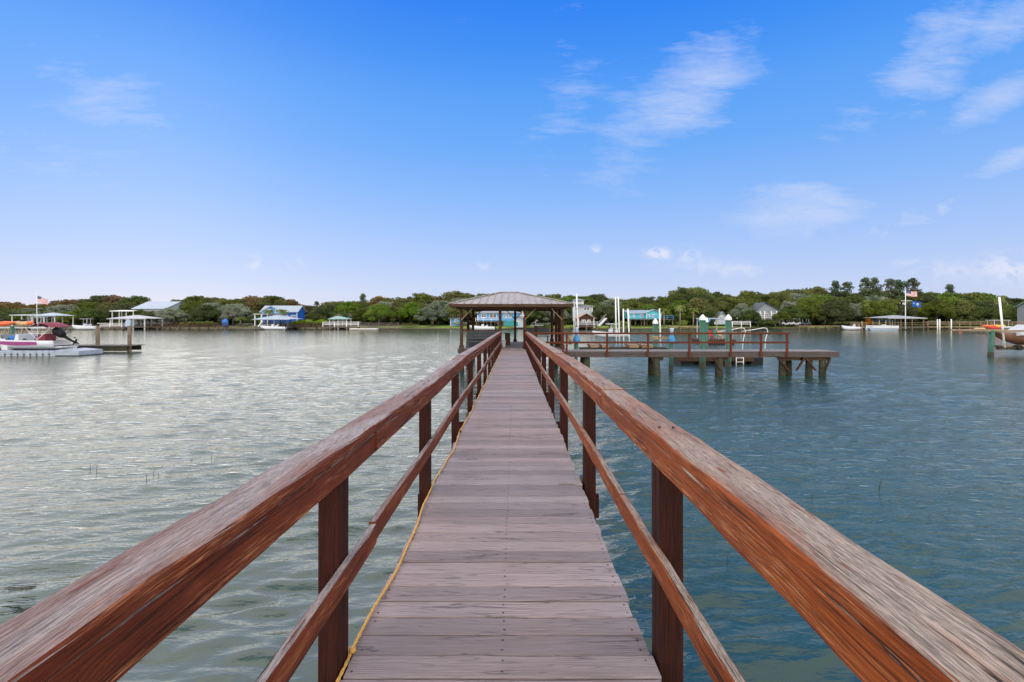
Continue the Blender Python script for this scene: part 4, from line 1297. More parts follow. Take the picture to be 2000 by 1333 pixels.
def walk(lab, px0, px1, Y, zd, mat, rail=None, Y1=None, lo=True, step=2.4, pd=1.6, name='boardwalk', group=None, rh=1.0, piles=True):
    """a run of boardwalk parallel to the shore, with piles and optional railing"""
    x0, x1 = WX(px0, Y), WX(px1, Y)
    t = thing(name, lab, 'boardwalk', ((x0 + x1) / 2, Y, 0), group)
    mb = MB(); mb.bx(x0, x1, Y, Y + pd, zd - .18, zd); mb.build('deck', M[mat], t)
    n = max(2, int((x1 - x0) / step))
    if piles:
        for i in range(n + 1):
            x = x0 + .2 + (x1 - x0 - .4) * i / n
            mb = MB(); mb.cyl(x, Y + .15, -1.2, zd - .182, .13, n=8); mb.cyl(x, Y + pd - .15, -1.2, zd - .182, .13, n=8); mb.build('pile', M['pile_wood'], t)
    if rail:
        mb = MB()
        for yy in (Y + .05, Y + pd - .08):
            for z in ((rh, rh - .32, rh - .62) if lo else (rh,)):
                mb.bx(x0, x1, yy, yy + .06, zd + z - .09, zd + z)
        mb.build('rail', M[rail], t)
        for i in range(n + 1):
            x = x0 + .05 + (x1 - x0 - .1) * i / n
            mb = MB(); mb.bx(x - .07, x + .07, Y - .003, Y + .04, zd + .003, zd + rh + .02); mb.build('rail_post', M[rail], t)
    return t

def house(lab, px0, px1, pe, pr, pb, Y, depth, wall, roof, ridge='x', rpx=None, wins=(), name='house', stilts=0, trim='white_paint', door=None, over=.5, cat='house', porch=None, extra=None):
    x0, x1 = WX(px0, Y), WX(px1, Y)
    ze, zr_, zb = WZ(pe, Y), WZ(pr, Y), WZ(pb, Y)
    t = thing(name, lab, cat, ((x0 + x1) / 2, Y, 0))
    mb = MB()
    if ridge == 'y':
        xm = (x0 + x1) / 2 if rpx is None else WX(rpx, Y)
        mb.prism([(x0, Y, zb), (x1, Y, zb), (x1, Y, ze), (xm, Y, zr_ - .12), (x0, Y, ze)], (0, depth, 0))
    elif ridge == 'x':
        mb.prism([(x0, Y, zb), (x0, Y + depth, zb), (x0, Y + depth, ze), (x0, Y + depth / 2, zr_ - .12), (x0, Y, ze)], (x1 - x0, 0, 0))
    else:
        mb.bx(x0, x1, Y, Y + depth, zb, ze)
    mb.build('wall', M[wall], t)
    mb = MB(); o = over
    if ridge == 'y':
        s_ = (zr_ - ze) / max(.1, xm - x0)
        for (xa, sg) in ((x0, -1), (x1, 1)):
            mb.prism([(xm, Y - o, zr_), (xa + sg * o, Y - o, ze - o * (zr_ - ze) / abs(xm - xa)), (xa + sg * o, Y - o, ze - o * (zr_ - ze) / abs(xm - xa) + .14), (xm, Y - o, zr_ + .14)], (0, depth + 2 * o, 0))
    elif ridge == 'x':
        for (ya, sg) in ((Y, -1), (Y + depth, 1)):
            mb.prism([(x0 - o, Y + depth / 2, zr_), (x0 - o, ya + sg * o, ze - o * (zr_ - ze) / (depth / 2)), (x0 - o, ya + sg * o, ze - o * (zr_ - ze) / (depth / 2) + .14), (x0 - o, Y + depth / 2, zr_ + .14)], (x1 - x0 + 2 * o, 0, 0))
    else:
        A, B, C_, D = (x0 - o, Y - o, ze), (x1 + o, Y - o, ze), (x1 + o, Y + depth + o, ze), (x0 - o, Y + depth + o, ze)
        q = min((x1 - x0) / 2, depth / 2)
        P, Q = (x0 + q * .9, Y + depth / 2, zr_), (x1 - q * .9, Y + depth / 2, zr_)
        for f in ([A, B, Q, P], [B, C_, Q], [C_, D, P, Q], [D, A, P], [A, D, C_, B]): mb.poly(f)
        mb.bx(x0 - o, x1 + o, Y - o - .05, Y - o - .003, ze - .2, ze + .02)
    mb.build('roof', M[roof], t)
    for x in (x0, x1):
        mb = MB(); mb.bx(x - .1, x + .1, Y - .04, Y - .003, zb, ze); mb.build('corner_trim', M[trim], t)
    for (a, b, c, d) in wins:
        wx0, wx1, wz0, wz1 = WX(a, Y), WX(b, Y), WZ(d, Y), WZ(c, Y)
        mb = MB(); mb.bx(wx0, wx1, Y - .09, Y - .0035, wz0, wz0 + .12); mb.bx(wx0, wx1, Y - .09, Y - .0035, wz1 - .12, wz1)
        for x in (wx0 + .06, wx1 - .06, (wx0 + wx1) / 2): mb.bx(x - .055, x + .055, Y - .085, Y - .0035, wz0 + .121, wz1 - .121)
        wf = mb.build('window', M[trim], t)
        mb = MB(); mb.bx(wx0 + .05, wx1 - .05, Y - .05, Y - .012, wz0 + .10, wz1 - .10); mb.build('pane', M['glass_dark'], wf)
    if stilts:
        zg = .8
        for i in range(stilts):
            for yy in (Y + .2, Y + depth - .2):
                x = x0 + .2 + (x1 - x0 - .4) * i / (stilts - 1)
                mb = MB(); mb.beam((x, yy, zg - .4), (x, yy, zb - .003), .28, .28, up=(1, 0, 0)); mb.build('stilt', M['pile_wood'], t)
    if porch:   # (px0, px1, py deck, depth, rail mat, py ground)
        a, b, pd, dd, rm = porch
        mb = MB(); mb.bx(WX(a, Y), WX(b, Y), Y - dd, Y - .1, WZ(pd, Y) - .2, WZ(pd, Y)); mb.build('porch_deck', M['grey_wood'], t)
        mb = MB(); n = max(3, int((WX(b, Y) - WX(a, Y)) / 1.6))
        for z in (.95, .5): mb.bx(WX(a, Y), WX(b, Y), Y - dd, Y - dd + .07, WZ(pd, Y) + z - .08, WZ(pd, Y) + z)
        for i in range(n + 1):
            x = WX(a, Y) + (WX(b, Y) - WX(a, Y)) * i / n
            mb.bx(x - .05, x + .05, Y - dd + .071, Y - dd + .14, WZ(pd, Y) + .003, WZ(pd, Y) + .95)
        mb.build('porch_rail', M[rm], t)
        for i in range(4):
            x = WX(a, Y) + .2 + (WX(b, Y) - WX(a, Y) - .4) * i / 3
            mb = MB(); mb.beam((x, Y - dd + .3, .3), (x, Y - dd + .3, WZ(pd, Y) - .203), .22, .22, up=(1, 0, 0)); mb.build('porch_post', M['pile_wood'], t)
    return t

# --- left far shore
Y = 127
gazebo('grey boathouse with flat pale roof behind the flagpole at the far left', 18, 62, 615.5, 614.5, 128, 5, 'pale_grey', 'pale_grey', flat=True, name='boathouse')
gazebo('boathouse with pale blue pitched roof right of the far left flagpole', 58, 108, 617, 611, 128, 6, 'roof_pale', 'pale_grey', name='boathouse')
mb = MB(); Yp = 124; mb.cyl(WX(72, Yp), Yp, .3, WZ(574, Yp), .09, .05, 8); mb.ball((WX(72, Yp), Yp, WZ(574, Yp)), .12, 8, 6)
one(mb, 'flagpole', M['white_paint'], 'white flagpole among the boathouses at the far left', 'flagpole', smooth=True)
cc_boat('cabin_boat', 'white cabin boat moored in front of the far left boathouses', (WX(98, 123), 123, -.1), L=5.4, B=2.2, H=1.3, ttop='white_gel', ttz=2.6, motor=False)
cc_boat('centre_console_boat', 'white centre console boat with small hardtop beside the white railed dock', (WX(190, 124), 124, -.1), L=6.2, B=2.2, H=1.0, ttop='white_gel', ttz=2.5)
walk('grey dock run in front of the far left boathouses', 20, 190, 126, .55, 'grey_wood', None, name='boardwalk')
walk('white railed dock left of the white roofed gazebo', 190, 238, 125, .65, 'grey_wood', 'white_paint')
gazebo('white roofed gazebo on the left part of the far shore', 208, 286, 622.5, 616, 125.5, 7, 'roof_white', 'pale_grey', n=4)
mb = MB(); mb.prism([(WX(243, 125), 125.2, .8), (WX(252, 125), 125.2, .8), (WX(254, 125), 125.2, 2.2), (WX(248, 125), 125.2, 2.7), (WX(243, 125), 125.2, 2.0)], (0, 1.2, 0))
one(mb, 'covered_jetski', M['cover_pale'], 'pale blue covered craft hanging under the white roofed gazebo', 'jet ski')
gazebo('upper deck shelter with thin white roof edge and posts behind the white roofed gazebo', 214, 262, 607.5, 606, 136, 4, 'white_paint', 'pale_grey', flat=True, n=4, name='deck_shelter')
house('pale house with broad bluish white roof showing above the trees at left', 262, 322, 603, 589, 634, 141, 12, 'house_white', 'roof_pale', ridge='x', wins=[(280, 287, 608, 614), (293, 300, 608, 614), (307, 314, 608, 614)])
walk('long brown railed boardwalk right of the white roofed gazebo', 286, 440, 127, .8, 'brown_wood', 'brown_wood')
mb = MB(); c = W(440, 632, 131)
mb.ball((c.x, 131, 1.6), (.8, .6, 1.1), 10, 7, jit=.3); mb.tube([(c.x + .1, 131, .7), (c.x, 131, 1.4)], .3, 8)
one(mb, 'tarp_heap', M['tarp_blue'], 'blue tarp wrapped shape on the shore left of the blue gabled house', 'tarp', smooth=True)
# blue house
bh = house('bright blue two storey house with pale roof and white trim on the left far shore', 512, 580, 608.5, 598, 632, 136, 5, 'house_blue', 'roof_pale', ridge='x', wins=[(557, 563, 616, 623), (568, 577, 616, 623)], stilts=0)
Yb = 135.3
mb = MB(); mb.prism([(WX(512, Yb), Yb, WZ(615, Yb)), (WX(550, Yb), Yb, WZ(615, Yb)), (WX(550, Yb), Yb, WZ(607.5, Yb)), (WX(531, Yb), Yb, WZ(599, Yb)), (WX(512, Yb), Yb, WZ(607.5, Yb))], (0, .65, 0))
gb = mb.build('front_gable', M['house_sky'], bh)
mb = MB()
for a, b in ((531, 511), (531, 551)):
    mb.beam((WX(a, Yb), Yb - .2, WZ(598.2, Yb)), (WX(b, Yb), Yb - .2, WZ(608.2, Yb)), .9, .22)
mb.build('gable_roof', M['roof_pale'], bh)
for a in (521, 538):
    mb = MB(); x0, x1 = WX(a, Yb), WX(a + 7, Yb)
    mb.bx(x0, x1, Yb - .06, Yb - .003, WZ(611, Yb), WZ(604, Yb)); wf = mb.build('window', M['white_paint'], bh)
    mb = MB(); mb.bx(x0 + .12, x1 - .12, Yb - .09, Yb - .063, WZ(610, Yb), WZ(605, Yb)); mb.build('pane', M['glass_dark'], wf)
mb = MB(); mb.bx(WX(500, 134), WX(552, 134), 132.5, 135.2, WZ(615, 134), WZ(613, 134)); mb.build('porch_roof', M['roof_white'], bh)
for px in (503, 515, 527, 540, 551):
    mb = MB(); mb.bx(WX(px, 134) - .09, WX(px, 134) + .09, 132.6, 132.8, .8, WZ(615, 134) - .003); mb.build('porch_post', M['white_paint'], bh)
gazebo('white pyramid roofed boat shelter in front of the blue house', 493, 566, 623.8, 615.5, 125, 8, 'roof_pale', 'slate', n=4, name='boat_shelter')
walk('low grey floating dock left of the blue house boat shelter', 461, 512, 123, .42, 'grey_wood', None, piles=False, name='floating_dock')
cc_boat('sport_boat', 'white low sport boat under the white pyramid roofed shelter', (WX(556, 124), 124, -.1), L=6.0, B=2.2, H=.9, ttop=None, rail=True)
mb = MB(); mb.prism([(WX(503, 124.5), 124.5, .8), (WX(505, 124.5), 124.5, .8), (WX(513, 124.5), 124.5, 2.2), (WX(511, 124.5), 124.5, 2.2)], (0, 1, 0))
one(mb, 'gangway_stair', M['white_paint'], 'white stair rising under the left side of the pyramid roofed shelter', 'stair')
walk('brown boardwalk from the pyramid roofed shelter towards the bright bushes', 566, 640, 128, .75, 'brown_wood', 'brown_wood')
walk('white railed dock on the far shore below the small green roofed shelter', 630, 700, 126, .75, 'grey_wood', 'white_paint', rh=1.2)
walk('thin grey railed dock stretch, right end of the docks left of the walkway', 700, 778, 126.5, .5, 'grey_wood', 'grey_wood', rh=1.2)
gazebo('small shelter with green tinted roof behind the white railed dock', 640, 679, 623, 618, 130, 4, 'roof_green', 'pale_grey', n=3, name='shelter', ax=655)
walk('plain white float tied to the green roofed shelter dock', 682, 736, 123.5, .35, 'white_paint', None, piles=False, name='floating_dock')

# --- seen through the pavilion
house('pale blue and white stilt house seen through the pavilion posts', 933, 1016, 611, 603, 627, 137, 10, 'house_sky', 'house_grey', ridge='hip', wins=[(940, 950, 613, 621), (956, 970, 612, 622), (984, 990, 612, 622), (993, 999, 612, 622)], stilts=6, porch=(930, 975, 628, 2.0, 'white_paint'))
house('small cream boat shed with grey gabled roof right of the stilt house', 1004, 1024, 625, 618, 640, 133, 6, 'house_white', 'roof_green', ridge='y', wins=[(1009, 1013, 628, 633)], name='boat_shed', cat='shed')
house('low bluish cottage half hidden by trees just left of the pavilion', 880, 902, 622, 617, 637, 139, 6, 'house_sky', 'house_grey', ridge='x', wins=[(887, 893, 624, 630)], name='cottage')
mb = MB(); mb.prism([(WX(984, 128), 128, .9), (WX(1012, 128), 128, .9), (WX(1012, 128), 128, 1.9), (WX(984, 128), 128, 2.4)], (0, 2.4, 0)); one(mb, 'boat_cover', M['teal'], 'teal covered boat on the far shore seen left of the centre post', 'boat')
cc_boat('moored_boat', 'white moored boat seen through the left bay of the pavilion', (WX(966, 122), 122, -.1), L=6.0, B=2.1, H=.95, console=True)
# --- right of the pavilion
house('tall white house with dark roofed upper storey right of the pavilion roof', 1120, 1157, 598, 595, 628, 142, 9, 'house_white', 'house_grey', ridge='hip', wins=[(1123, 1131, 600, 607), (1140, 1152, 600, 607)])
house('small white upper room standing on the tall white house roof', 1121, 1139, 586, 583, 595, 143, 6, 'house_white', 'house_grey', ridge='hip', wins=[(1127, 1136, 587, 592)], name='lookout_room', cat='lookout')
house('brown timber boathouse with pinkish gabled roof behind the tall white poles', 1130, 1160, 621, 613, 641, 129, 6, 'brown_wood', 'roof_pink', ridge='y', wins=[(1136, 1144, 625, 632), (1147, 1153, 625, 632)], name='boathouse', cat='boathouse')
walk('low dock with greenish piles in front of the pink roofed boathouse', 1124, 1168, 126, 1.0, 'grey_wood', 'pale_grey')
mb = MB(); mb.beam((WX(1169, 128), 128, .9), (WX(1186, 128), 130, WZ(622, 128)), .9, .12); mb.beam((WX(1169, 128), 127.5, 1.9), (WX(1186, 128), 129.5, WZ(622, 128) + 1), .06, .08)
one(mb, 'outdoor_stair', M['pale_grey'], 'pale outdoor staircase right of the pink roofed boathouse', 'stair')
cc_boat('lifted_console_boat', 'white centre console boat held between the white poles, blue outboard', (WX(1224, 58), 58, .72), L=3.9, B=2.0, H=.62, ttop='pale_grey', ttz=1.7, hullm='white_gel')
house('turquoise stilt house with pale gabled roof on the far shore', 1229, 1288, 612.5, 606.5, 623, 138, 11, 'house_turq', 'roof_pale', ridge='x', wins=[(1262, 1268, 614, 620), (1273, 1278, 614, 619), (1236, 1240, 614, 621), (1250, 1256, 614, 621)], stilts=6, porch=(1226, 1310, 623.5, 2.6, 'house_sky'))
mb = MB(); 
gt = bpy.data.objects.get('house.004') or None
house('turquoise gabled cottage wing facing the water on the right end of the stilt house', 1263, 1291, 611, 605.5, 623, 136.9, 1.0, 'house_turq', 'roof_pale', ridge='y', wins=[(1266, 1270, 615, 620), (1274, 1279, 614, 620)], name='house_wing', cat='wing')
walk('bulkhead walk of grey timber along the bright lawn behind the side dock', 1308, 1372, 129, .85, 'tan_wood', None)
house('white A framed house with steep pale roof behind the blue awning', 1396, 1424, 626, 610, 634, 140, 6, 'house_white', 'roof_pale', ridge='y', wins=[(1406, 1412, 618, 624)])
house('grey two storey house with white porch columns half hidden by trees', 1476, 1522, 607, 592, 632, 139, 5, 'house_grey', 'slate', ridge='y', rpx=1494, wins=[(1480, 1488, 612, 621), (1493, 1500, 612, 621), (1507, 1514, 612, 621)], porch=(1472, 1524, 624, 2.4, 'white_paint'))
g2 = [o for o in bpy.data.objects if o.get('label', '').startswith('grey two storey')][0]
for px in (1474, 1484, 1493, 1506, 1516, 1523):
    mb = MB(); mb.bx(WX(px, 137) - .11, WX(px, 137) + .11, 136.75, 136.95, WZ(624, 139), WZ(608, 137)); mb.build('porch_column', M['white_paint'], g2)
walk('white picket railed landing right of the green capped piles', 1430, 1466, 120, .75, 'grey_wood', 'white_paint', rh=1.4)
walk('thin pale bulkhead running along the right lawn towards the pines', 1560, 1640, 131, .9, 'tan_wood', None)
for px, mt, nm, lab in ((1536, 'white_gel', 'golf_cart', 'small white open cart parked left end of the lawn edge row'), (1556, 'pale_grey', 'golf_cart', 'pale cart parked beside the dark one near the lawn edge'), (1574, 'slate', 'golf_cart', 'dark cart parked at the right end of the lawn edge row')):
    t = thing(nm, lab, 'cart', (0, 0, 0), 'carts parked on the lawn edge')
    mb = MB(); mb.prism([(-1.3, 0, .3), (1.3, 0, .3), (1.3, 0, .8), (.5, 0, .85), (.3, 0, .6), (-.4, 0, .6), (-.5, 0, .95), (-1.3, 0, .9)], (0, 1.2, 0)); mb.build('body', M[mt], t)
    mb = MB(); mb.bx(-.9, .8, -.05, 1.25, 1.78, 1.86, bev=.03); mb.build('roof', M['white_gel'] if mt != 'slate' else M['black'], t)
    for sx in (-.85, .75):
        for sy in (.03, 1.14):
            mb = MB(); mb.cyl(sx, sy, .8, 1.777, .03, n=5); mb.build('roof_post', M['chrome'], t)
    for sx in (-.85, .85):
        for sy in (-.06, 1.1):
            mb = MB(); mb.tube([(sx, sy, .28), (sx, sy + .16, .28)], .28, 12); mb.build('wheel', M['black'], t)
    t.location = (WX(px, 136), 136, .86)
# --- right far shore
cc_boat('skiff', 'small white skiff with grey outboard left of the pontoon boat', (WX(1678, 122), 122, -.08), L=4.2, B=1.7, H=.9, console=False, seat=True)
def pontoon():
    Yq = 120
    t = thing('pontoon_boat', 'white and pale blue pontoon boat with dark blue canopy on the right far shore', 'pontoon boat', (0, 0, 0))
    mb = MB()
    for sy in (-.8, .8): mb.tube([(-6.4, sy, .35), (-6.0, sy, .15), (0, sy, .15)], [.08, .3, .3], 10)
    mb.build('pontoon', M['cover_pale'], t, True)
    mb = MB(); mb.bx(-6.1, .1, -1.2, 1.2, .46, .56); mb.build('deck', M['pale_grey'], t)
    mb = MB(); mb.bx(-6.0, 0, -1.2, -1.15, .563, 1.15); mb.bx(-6.0, 0, 1.15, 1.2, .563, 1.15); mb.build('side_panel', M['white_gel'], t)
    mb = MB(); mb.bx(-4.6, -1.2, -1.2, 1.2, 2.35, 2.45, bev=.04); mb.build('canopy', M['navy'], t)
    mb = MB()
    for x in (-4.4, -2.9, -1.4):
        for sy in (-1.12, 1.12): mb.tube([(x, sy, 1.15), (x, sy, 2.347)], .03, 6)
    mb.build('canopy_frame', M['chrome'], t)
    mb = MB(); mb.bx(-3.2, -2.5, -.5, .2, .563, 1.4, bev=.04); mb.build('console', M['white_gel'], t)
    outboard(t, .2, 0, .75)
    t.location = (WX(1748, Yq), Yq, 0)
pontoon()
def umbrella():
    t = thing('folded_umbrella', 'rust orange folded patio umbrella left of the pontoon boat', 'umbrella', (WX(1696, 127.8), 127.8, .7))
    mb = MB(); x = WX(1696, 127.8); yu = 127.8; mb.tube([(x, yu, 1.0), (x, yu, 1.6), (x, yu, 2.4), (x, yu, 3.2)], [.95, .85, .6, .08], 12); mb.build('canopy', M['leaf_rust'], t, True)
    mb = MB(); mb.cyl(x, yu, .70, 1.0, .06, n=6); mb.build('pole', M['brown_wood'], t)
umbrella()
gazebo('long white hip roofed boathouse beside the flagpole on the right far shore', 1734, 1811, 621.5, 616, 124, 9, 'roof_white', 'pile_wood', n=4, rail='tan_wood', name='boathouse')
Yf = 122.5
mb = MB(); mb.cyl(WX(1768.5, Yf), Yf, .2, WZ(568, Yf), .12, .07, 8); mb.ball((WX(1768.5, Yf), Yf, WZ(568, Yf)), .14, 8, 6)
mb.bx(WX(1760, Yf), WX(1782, Yf), Yf - .05, Yf + .05, WZ(588, Yf) - .05, WZ(588, Yf) + .05)
one(mb, 'flagpole', M['white_paint'], 'white flagpole with yard carrying three flags on the right far shore', 'flagpole', smooth=True)
walk('long tan railed dock running right from the white hip roofed boathouse', 1812, 2060, 128, .75, 'tan_wood', 'tan_wood', rh=1.25, step=2.6)
walk('railed walk joining the pontoon boat landing to the right boathouse', 1668, 1740, 127, .7, 'tan_wood', 'tan_wood', rh=1.1)
for px, tp, lab in ((1831, 624, 'first of the three white mooring posts along the tan dock, left of a close pair'), (1835.5, 624, 'second of the three white mooring posts, right one of the close pair'), (1858, 624, 'lone white mooring post right of the close pair along the tan dock')):
    mb = MB(); mb.cyl(WX(px, 123), 123, -1, WZ(tp, 123), .13, n=8); one(mb, 'mooring_post', M['white_paint'], lab, 'post', 'white mooring posts', True)
for px, lab in ((1681, 'short brown pile left of the pontoon boat'), (1675, 'thin brown pile beside the small white skiff')):
    mb = MB(); mb.cyl(WX(px, 122), 121.5, -1, WZ(628 if px > 1678 else 633, 122), .13, n=8); one(mb, 'pile', M['tan_wood'], lab, 'pile', smooth=True)
def buoy():
    t = thing('mooring_buoy', 'small orange buoy floating in front of the tan railed dock', 'buoy', (WX(1876, 112), 112, 0))
    mb = MB(); mb.ball((WX(1876, 112), 112, .12), (.32, .32, .26), 12, 8); mb.build('float', M['orange'], t, True)
    mb = MB(); mb.tube([(WX(1876, 112), 112, .36), (WX(1876, 112), 112, .5)], .05, 6); mb.build('eye', M['black'], t)
buoy()
# canopy launch and kayaks right
def launch():
    Yq = 112
    t = thing('canopy_boat', 'small boat with pale flat canopy behind the orange kayaks at right', 'boat', (0, 0, 0))
    mb = MB(); hull(mb, 5.2, 1.8, .6); mb.build('hull', M['white_gel'], t, True)
    mb = MB(); mb.bx(-4.3, -.4, -.9, .9, 1.9, 1.98, bev=.03); mb.build('canopy', M['white_paint'], t)
    mb = MB()
    for x in (-3.9, -2.3, -.8):
        for sy in (-.8, .8): mb.tube([(x, sy, .5), (x, sy, 1.897)], .03, 6)
    mb.build('canopy_frame', M['white_paint'], t)
    t.location = (WX(1970, Yq), Yq, .5)
launch()
for (px0, px1, py, m_, lab) in ((1917, 1948, 637.5, 'orange', 'orange kayak, upper left of the stacked kayaks behind the right boat lift'), (1926, 1960, 641, 'red', 'red kayak at the bottom of the stacked kayaks behind the right boat lift'), (1940, 1964, 637.5, 'yellow', 'yellow kayak at the top right of the stacked kayaks'), (1901, 1926, 643, 'tan', 'tan kayak lying lowest at the left end of the stacked kayaks')):
    t2 = thing('kayak', lab, 'kayak', (0, 0, 0), 'kayaks behind the right boat lift')
    Yk = 100; x0 = WX(px0, Yk); Lk = WX(px1, Yk) - x0; zc = WZ(py, Yk); n = 10; pts = []; rad = []
    for i in range(n + 1):
        s_ = i / n; pts.append((x0 + Lk * s_, Yk, zc + .15 * abs(2 * s_ - 1) ** 2.5)); rad.append(.02 + .26 * math.sin(math.pi * s_) ** .55)
    mb = MB(); mb.tube(pts, rad, 10); mb.build('hull', M[m_], t2, True)
    mb = MB(); c = x0 + Lk / 2; mb.tube([(c - .4, Yk, zc + .2), (c, Yk, zc + .25), (c + .4, Yk, zc + .2)], [.05, .15, .05], 8); mb.build('cockpit', M['black'], t2, True)
mb = MB(); mb.bx(WX(1895, 99), WX(2020, 99), 99, 101.5, .3, .55); mb.bx(WX(1915, 99), WX(1965, 99), 99.2, 101.3, .553, .80)
one(mb, 'kayak_float', M['grey_wood'], 'low grey float under the stacked kayaks at right', 'float')
house('grey green house roof and blue wall at the very right edge of the far shore', 2048, 2120, 598, 584, 640, 128, 8, 'house_grey', 'roof_green', ridge='x', wins=[(2060, 2068, 606, 616)])

# --- flags
def wave_pt(px0, px1, py0, py1, Yf, i, j, n, m, ph, droop):
    u_, v_ = i / n, j / m
    x = WX(px0, Yf) + (WX(px1, Yf) - WX(px0, Yf)) * u_
    z = WZ(py0, Yf) + (WZ(py1, Yf) - WZ(py0, Yf)) * v_
    return (x, Yf + .22 * u_ * math.sin(u_ * 7 + ph + v_), z - droop * u_ ** 1.5 + .08 * math.sin(u_ * 6 + ph))
def us_flag(px0, px1, py0, py1, Yf, lab, droop, ph):
    n, m = 24, 13
    mb = MB()
    vs = [wave_pt(px0, px1, py0, py1, Yf, i, j, n, m, ph, droop) for j in range(m + 1) for i in range(n + 1)]
    vs2 = [(a, b + .012, c) for a, b, c in vs]
    N = len(vs)
    for j in range(m):
        for i in range(n):
            f = [j * (n + 1) + i, (j + 1) * (n + 1) + i, (j + 1) * (n + 1) + i + 1, j * (n + 1) + i + 1]
            mi = 2 if (j < 7 and i < n * .4) else (0 if j % 2 == 0 else 1)
            b = len(mb.v)
            mb.add([vs[k] for k in f], [[0, 1, 2, 3]], None, mi)
            mb.add([vs2[k] for k in f], [[3, 2, 1, 0]], None, mi)
    t = mb
    # stars
    for row in range(9):
        for c in range(6 if row % 2 == 0 else 5):
            fi = (.4 * n) * ((c + (.5 if row % 2 == 0 else 1.0)) / 6.0)
            fj = 7 * (row + .5) / 9
            p = wave_pt(px0, px1, py0, py1, Yf, fi, fj, n, m, ph, droop)
            s_ = .035
            pts = []
            for k in range(10):
                a = math.pi / 2 + k * math.pi / 5; rr = s_ if k % 2 == 0 else s_ * .4
                pts.append((p[0] + rr * math.cos(a), p[1] - .006, p[2] + rr * math.sin(a)))
            mb.add(pts, [list(range(10))], None, 1)
    return one(mb, 'flag', [M['red'], M['flag_white'], M['flag_navy']], lab, 'flag', None)
us_flag(73, 92, 579, 590, 124, 'striped red and white flag with starry blue corner, on the far left flagpole', .75, .3)
us_flag(1769.5, 1792, 568.5, 579, Yf, 'striped red and white flag with starry blue corner atop the right flagpole', .15, 1.2)
def plain_flag(px0, px1, py0, py1, mat, lab, emblem, ph=.5):
    mb = MB(); n, m = 10, 6
    vs = [wave_pt(px0, px1, py0, py1, Yf, i, j, n, m, ph, .1) for j in range(m + 1) for i in range(n + 1)]
    for dy, flip in ((0, 0), (.012, 1)):
        for j in range(m):
            for i in range(n):
                f = [j * (n + 1) + i, (j + 1) * (n + 1) + i, (j + 1) * (n + 1) + i + 1, j * (n + 1) + i + 1]
                q = [(vs[k][0], vs[k][1] + dy, vs[k][2]) for k in f]
                mb.add(q[::-1] if flip else q, [[0, 1, 2, 3]], None, 0)
    x0, x1, z0, z1 = WX(px0, Yf), WX(px1, Yf), WZ(py1, Yf), WZ(py0, Yf)
    cx, cz, h = (x0 + x1) / 2, (z0 + z1) / 2 - .05, (z1 - z0)
    yy = Yf - .26
    main = mb; mb = MB()
    if emblem == 'palm':
        mb.prism([(cx - .05, yy, cz - h * .32), (cx + .06, yy, cz - h * .32), (cx + .05, yy, cz + h * .05), (cx - .04, yy, cz + h * .05)], (0, .02, 0), 1)
        for k in range(7):
            a = R(-20 + k * 220 / 6)
            r1 = h * .30
            mb.prism([(cx, yy, cz + h * .03), (cx + r1 * .6 * math.cos(a - .25), yy, cz + h * .05 + r1 * .6 * math.sin(a - .25)), (cx + r1 * math.cos(a), yy, cz + h * .02 + r1 * math.sin(a) * .8), (cx + r1 * .6 * math.cos(a + .25), yy, cz + h * .05 + r1 * .6 * math.sin(a + .25))], (0, .02, 0), 1)
        pts = []
        ccx, ccz = x0 + h * .28, z1 - h * .28
        for k in range(9): a = R(130 + k * 25); pts.append((ccx + .17 * math.cos(a), yy, ccz + .17 * math.sin(a)))
        for k in range(8, -1, -1): a = R(150 + k * 20); pts.append((ccx + .06 + .13 * math.cos(a), yy, ccz + .04 + .13 * math.sin(a)))
        mb.prism(pts, (0, .02, 0), 1)
    else:
        pts = [(cx + h * .27 * math.cos(k * .524), yy, cz + h * .02 + h * .27 * math.sin(k * .524)) for k in range(12)]
        mb.prism(pts, (0, .02, 0), 1)
        mb.prism([(cx - h * .12, yy - .01, cz - h * .2), (cx + h * .1, yy - .01, cz - h * .2), (cx + h * .06, yy - .01, cz), (cx + h * .08, yy - .01, cz + h * .14), (cx - h * .06, yy - .01, cz + h * .16), (cx - h * .12, yy - .01, cz)], (0, .008, 0), 0)
    fo = one(main, 'flag', [M[mat]], lab, 'flag', None)
    mb.build('emblem', [M[mat], M['flag_white']], fo)
    return fo
plain_flag(1759.5, 1768, 589, 598.5, 'flag_black', 'small black flag with white round emblem hanging left of the right flagpole', 'disc')
plain_flag(1781, 1800, 589.5, 600, 'flag_blue', 'blue flag with white palm tree and crescent, right of the right flagpole', 'palm')

# --- reed stems and twigs standing in the shallow water near the pier
for k, (px, py, h, ln) in enumerate([(176, 915, .10, .0), (188, 925, .16, .01), (286, 940, .14, 0), (299, 928, .10, .01), (310, 930, .08, 0), (373, 905, .10, 0), (413, 898, .12, 0), (1086, 0, 0, 0), (1417, 1108, .20, .02), (1586, 975, .10, 0)]):
    if h == 0: continue
    Yr = YW(py); x = WX(px, Yr)
    mb = MB(); mb.tube([(x, Yr, -.3), (x + ln, Yr, h * .6), (x + ln * 2.5, Yr, h)], [.0045, .004, .002], 5)
    side = ['first', 'second', 'third', 'fourth', 'fifth', 'sixth', 'seventh', '', 'nearest right hand', 'farther right hand'][k]
    one(mb, 'reed_stem', M['reed'], 'thin dark reed stem poking from the water, %s one%s' % (side, ' counted from the left' if k < 7 else ' beyond the right handrail'), 'reed', 'reed stems in the shallow water', True)
Yr = YW(962); x = WX(1716, Yr)
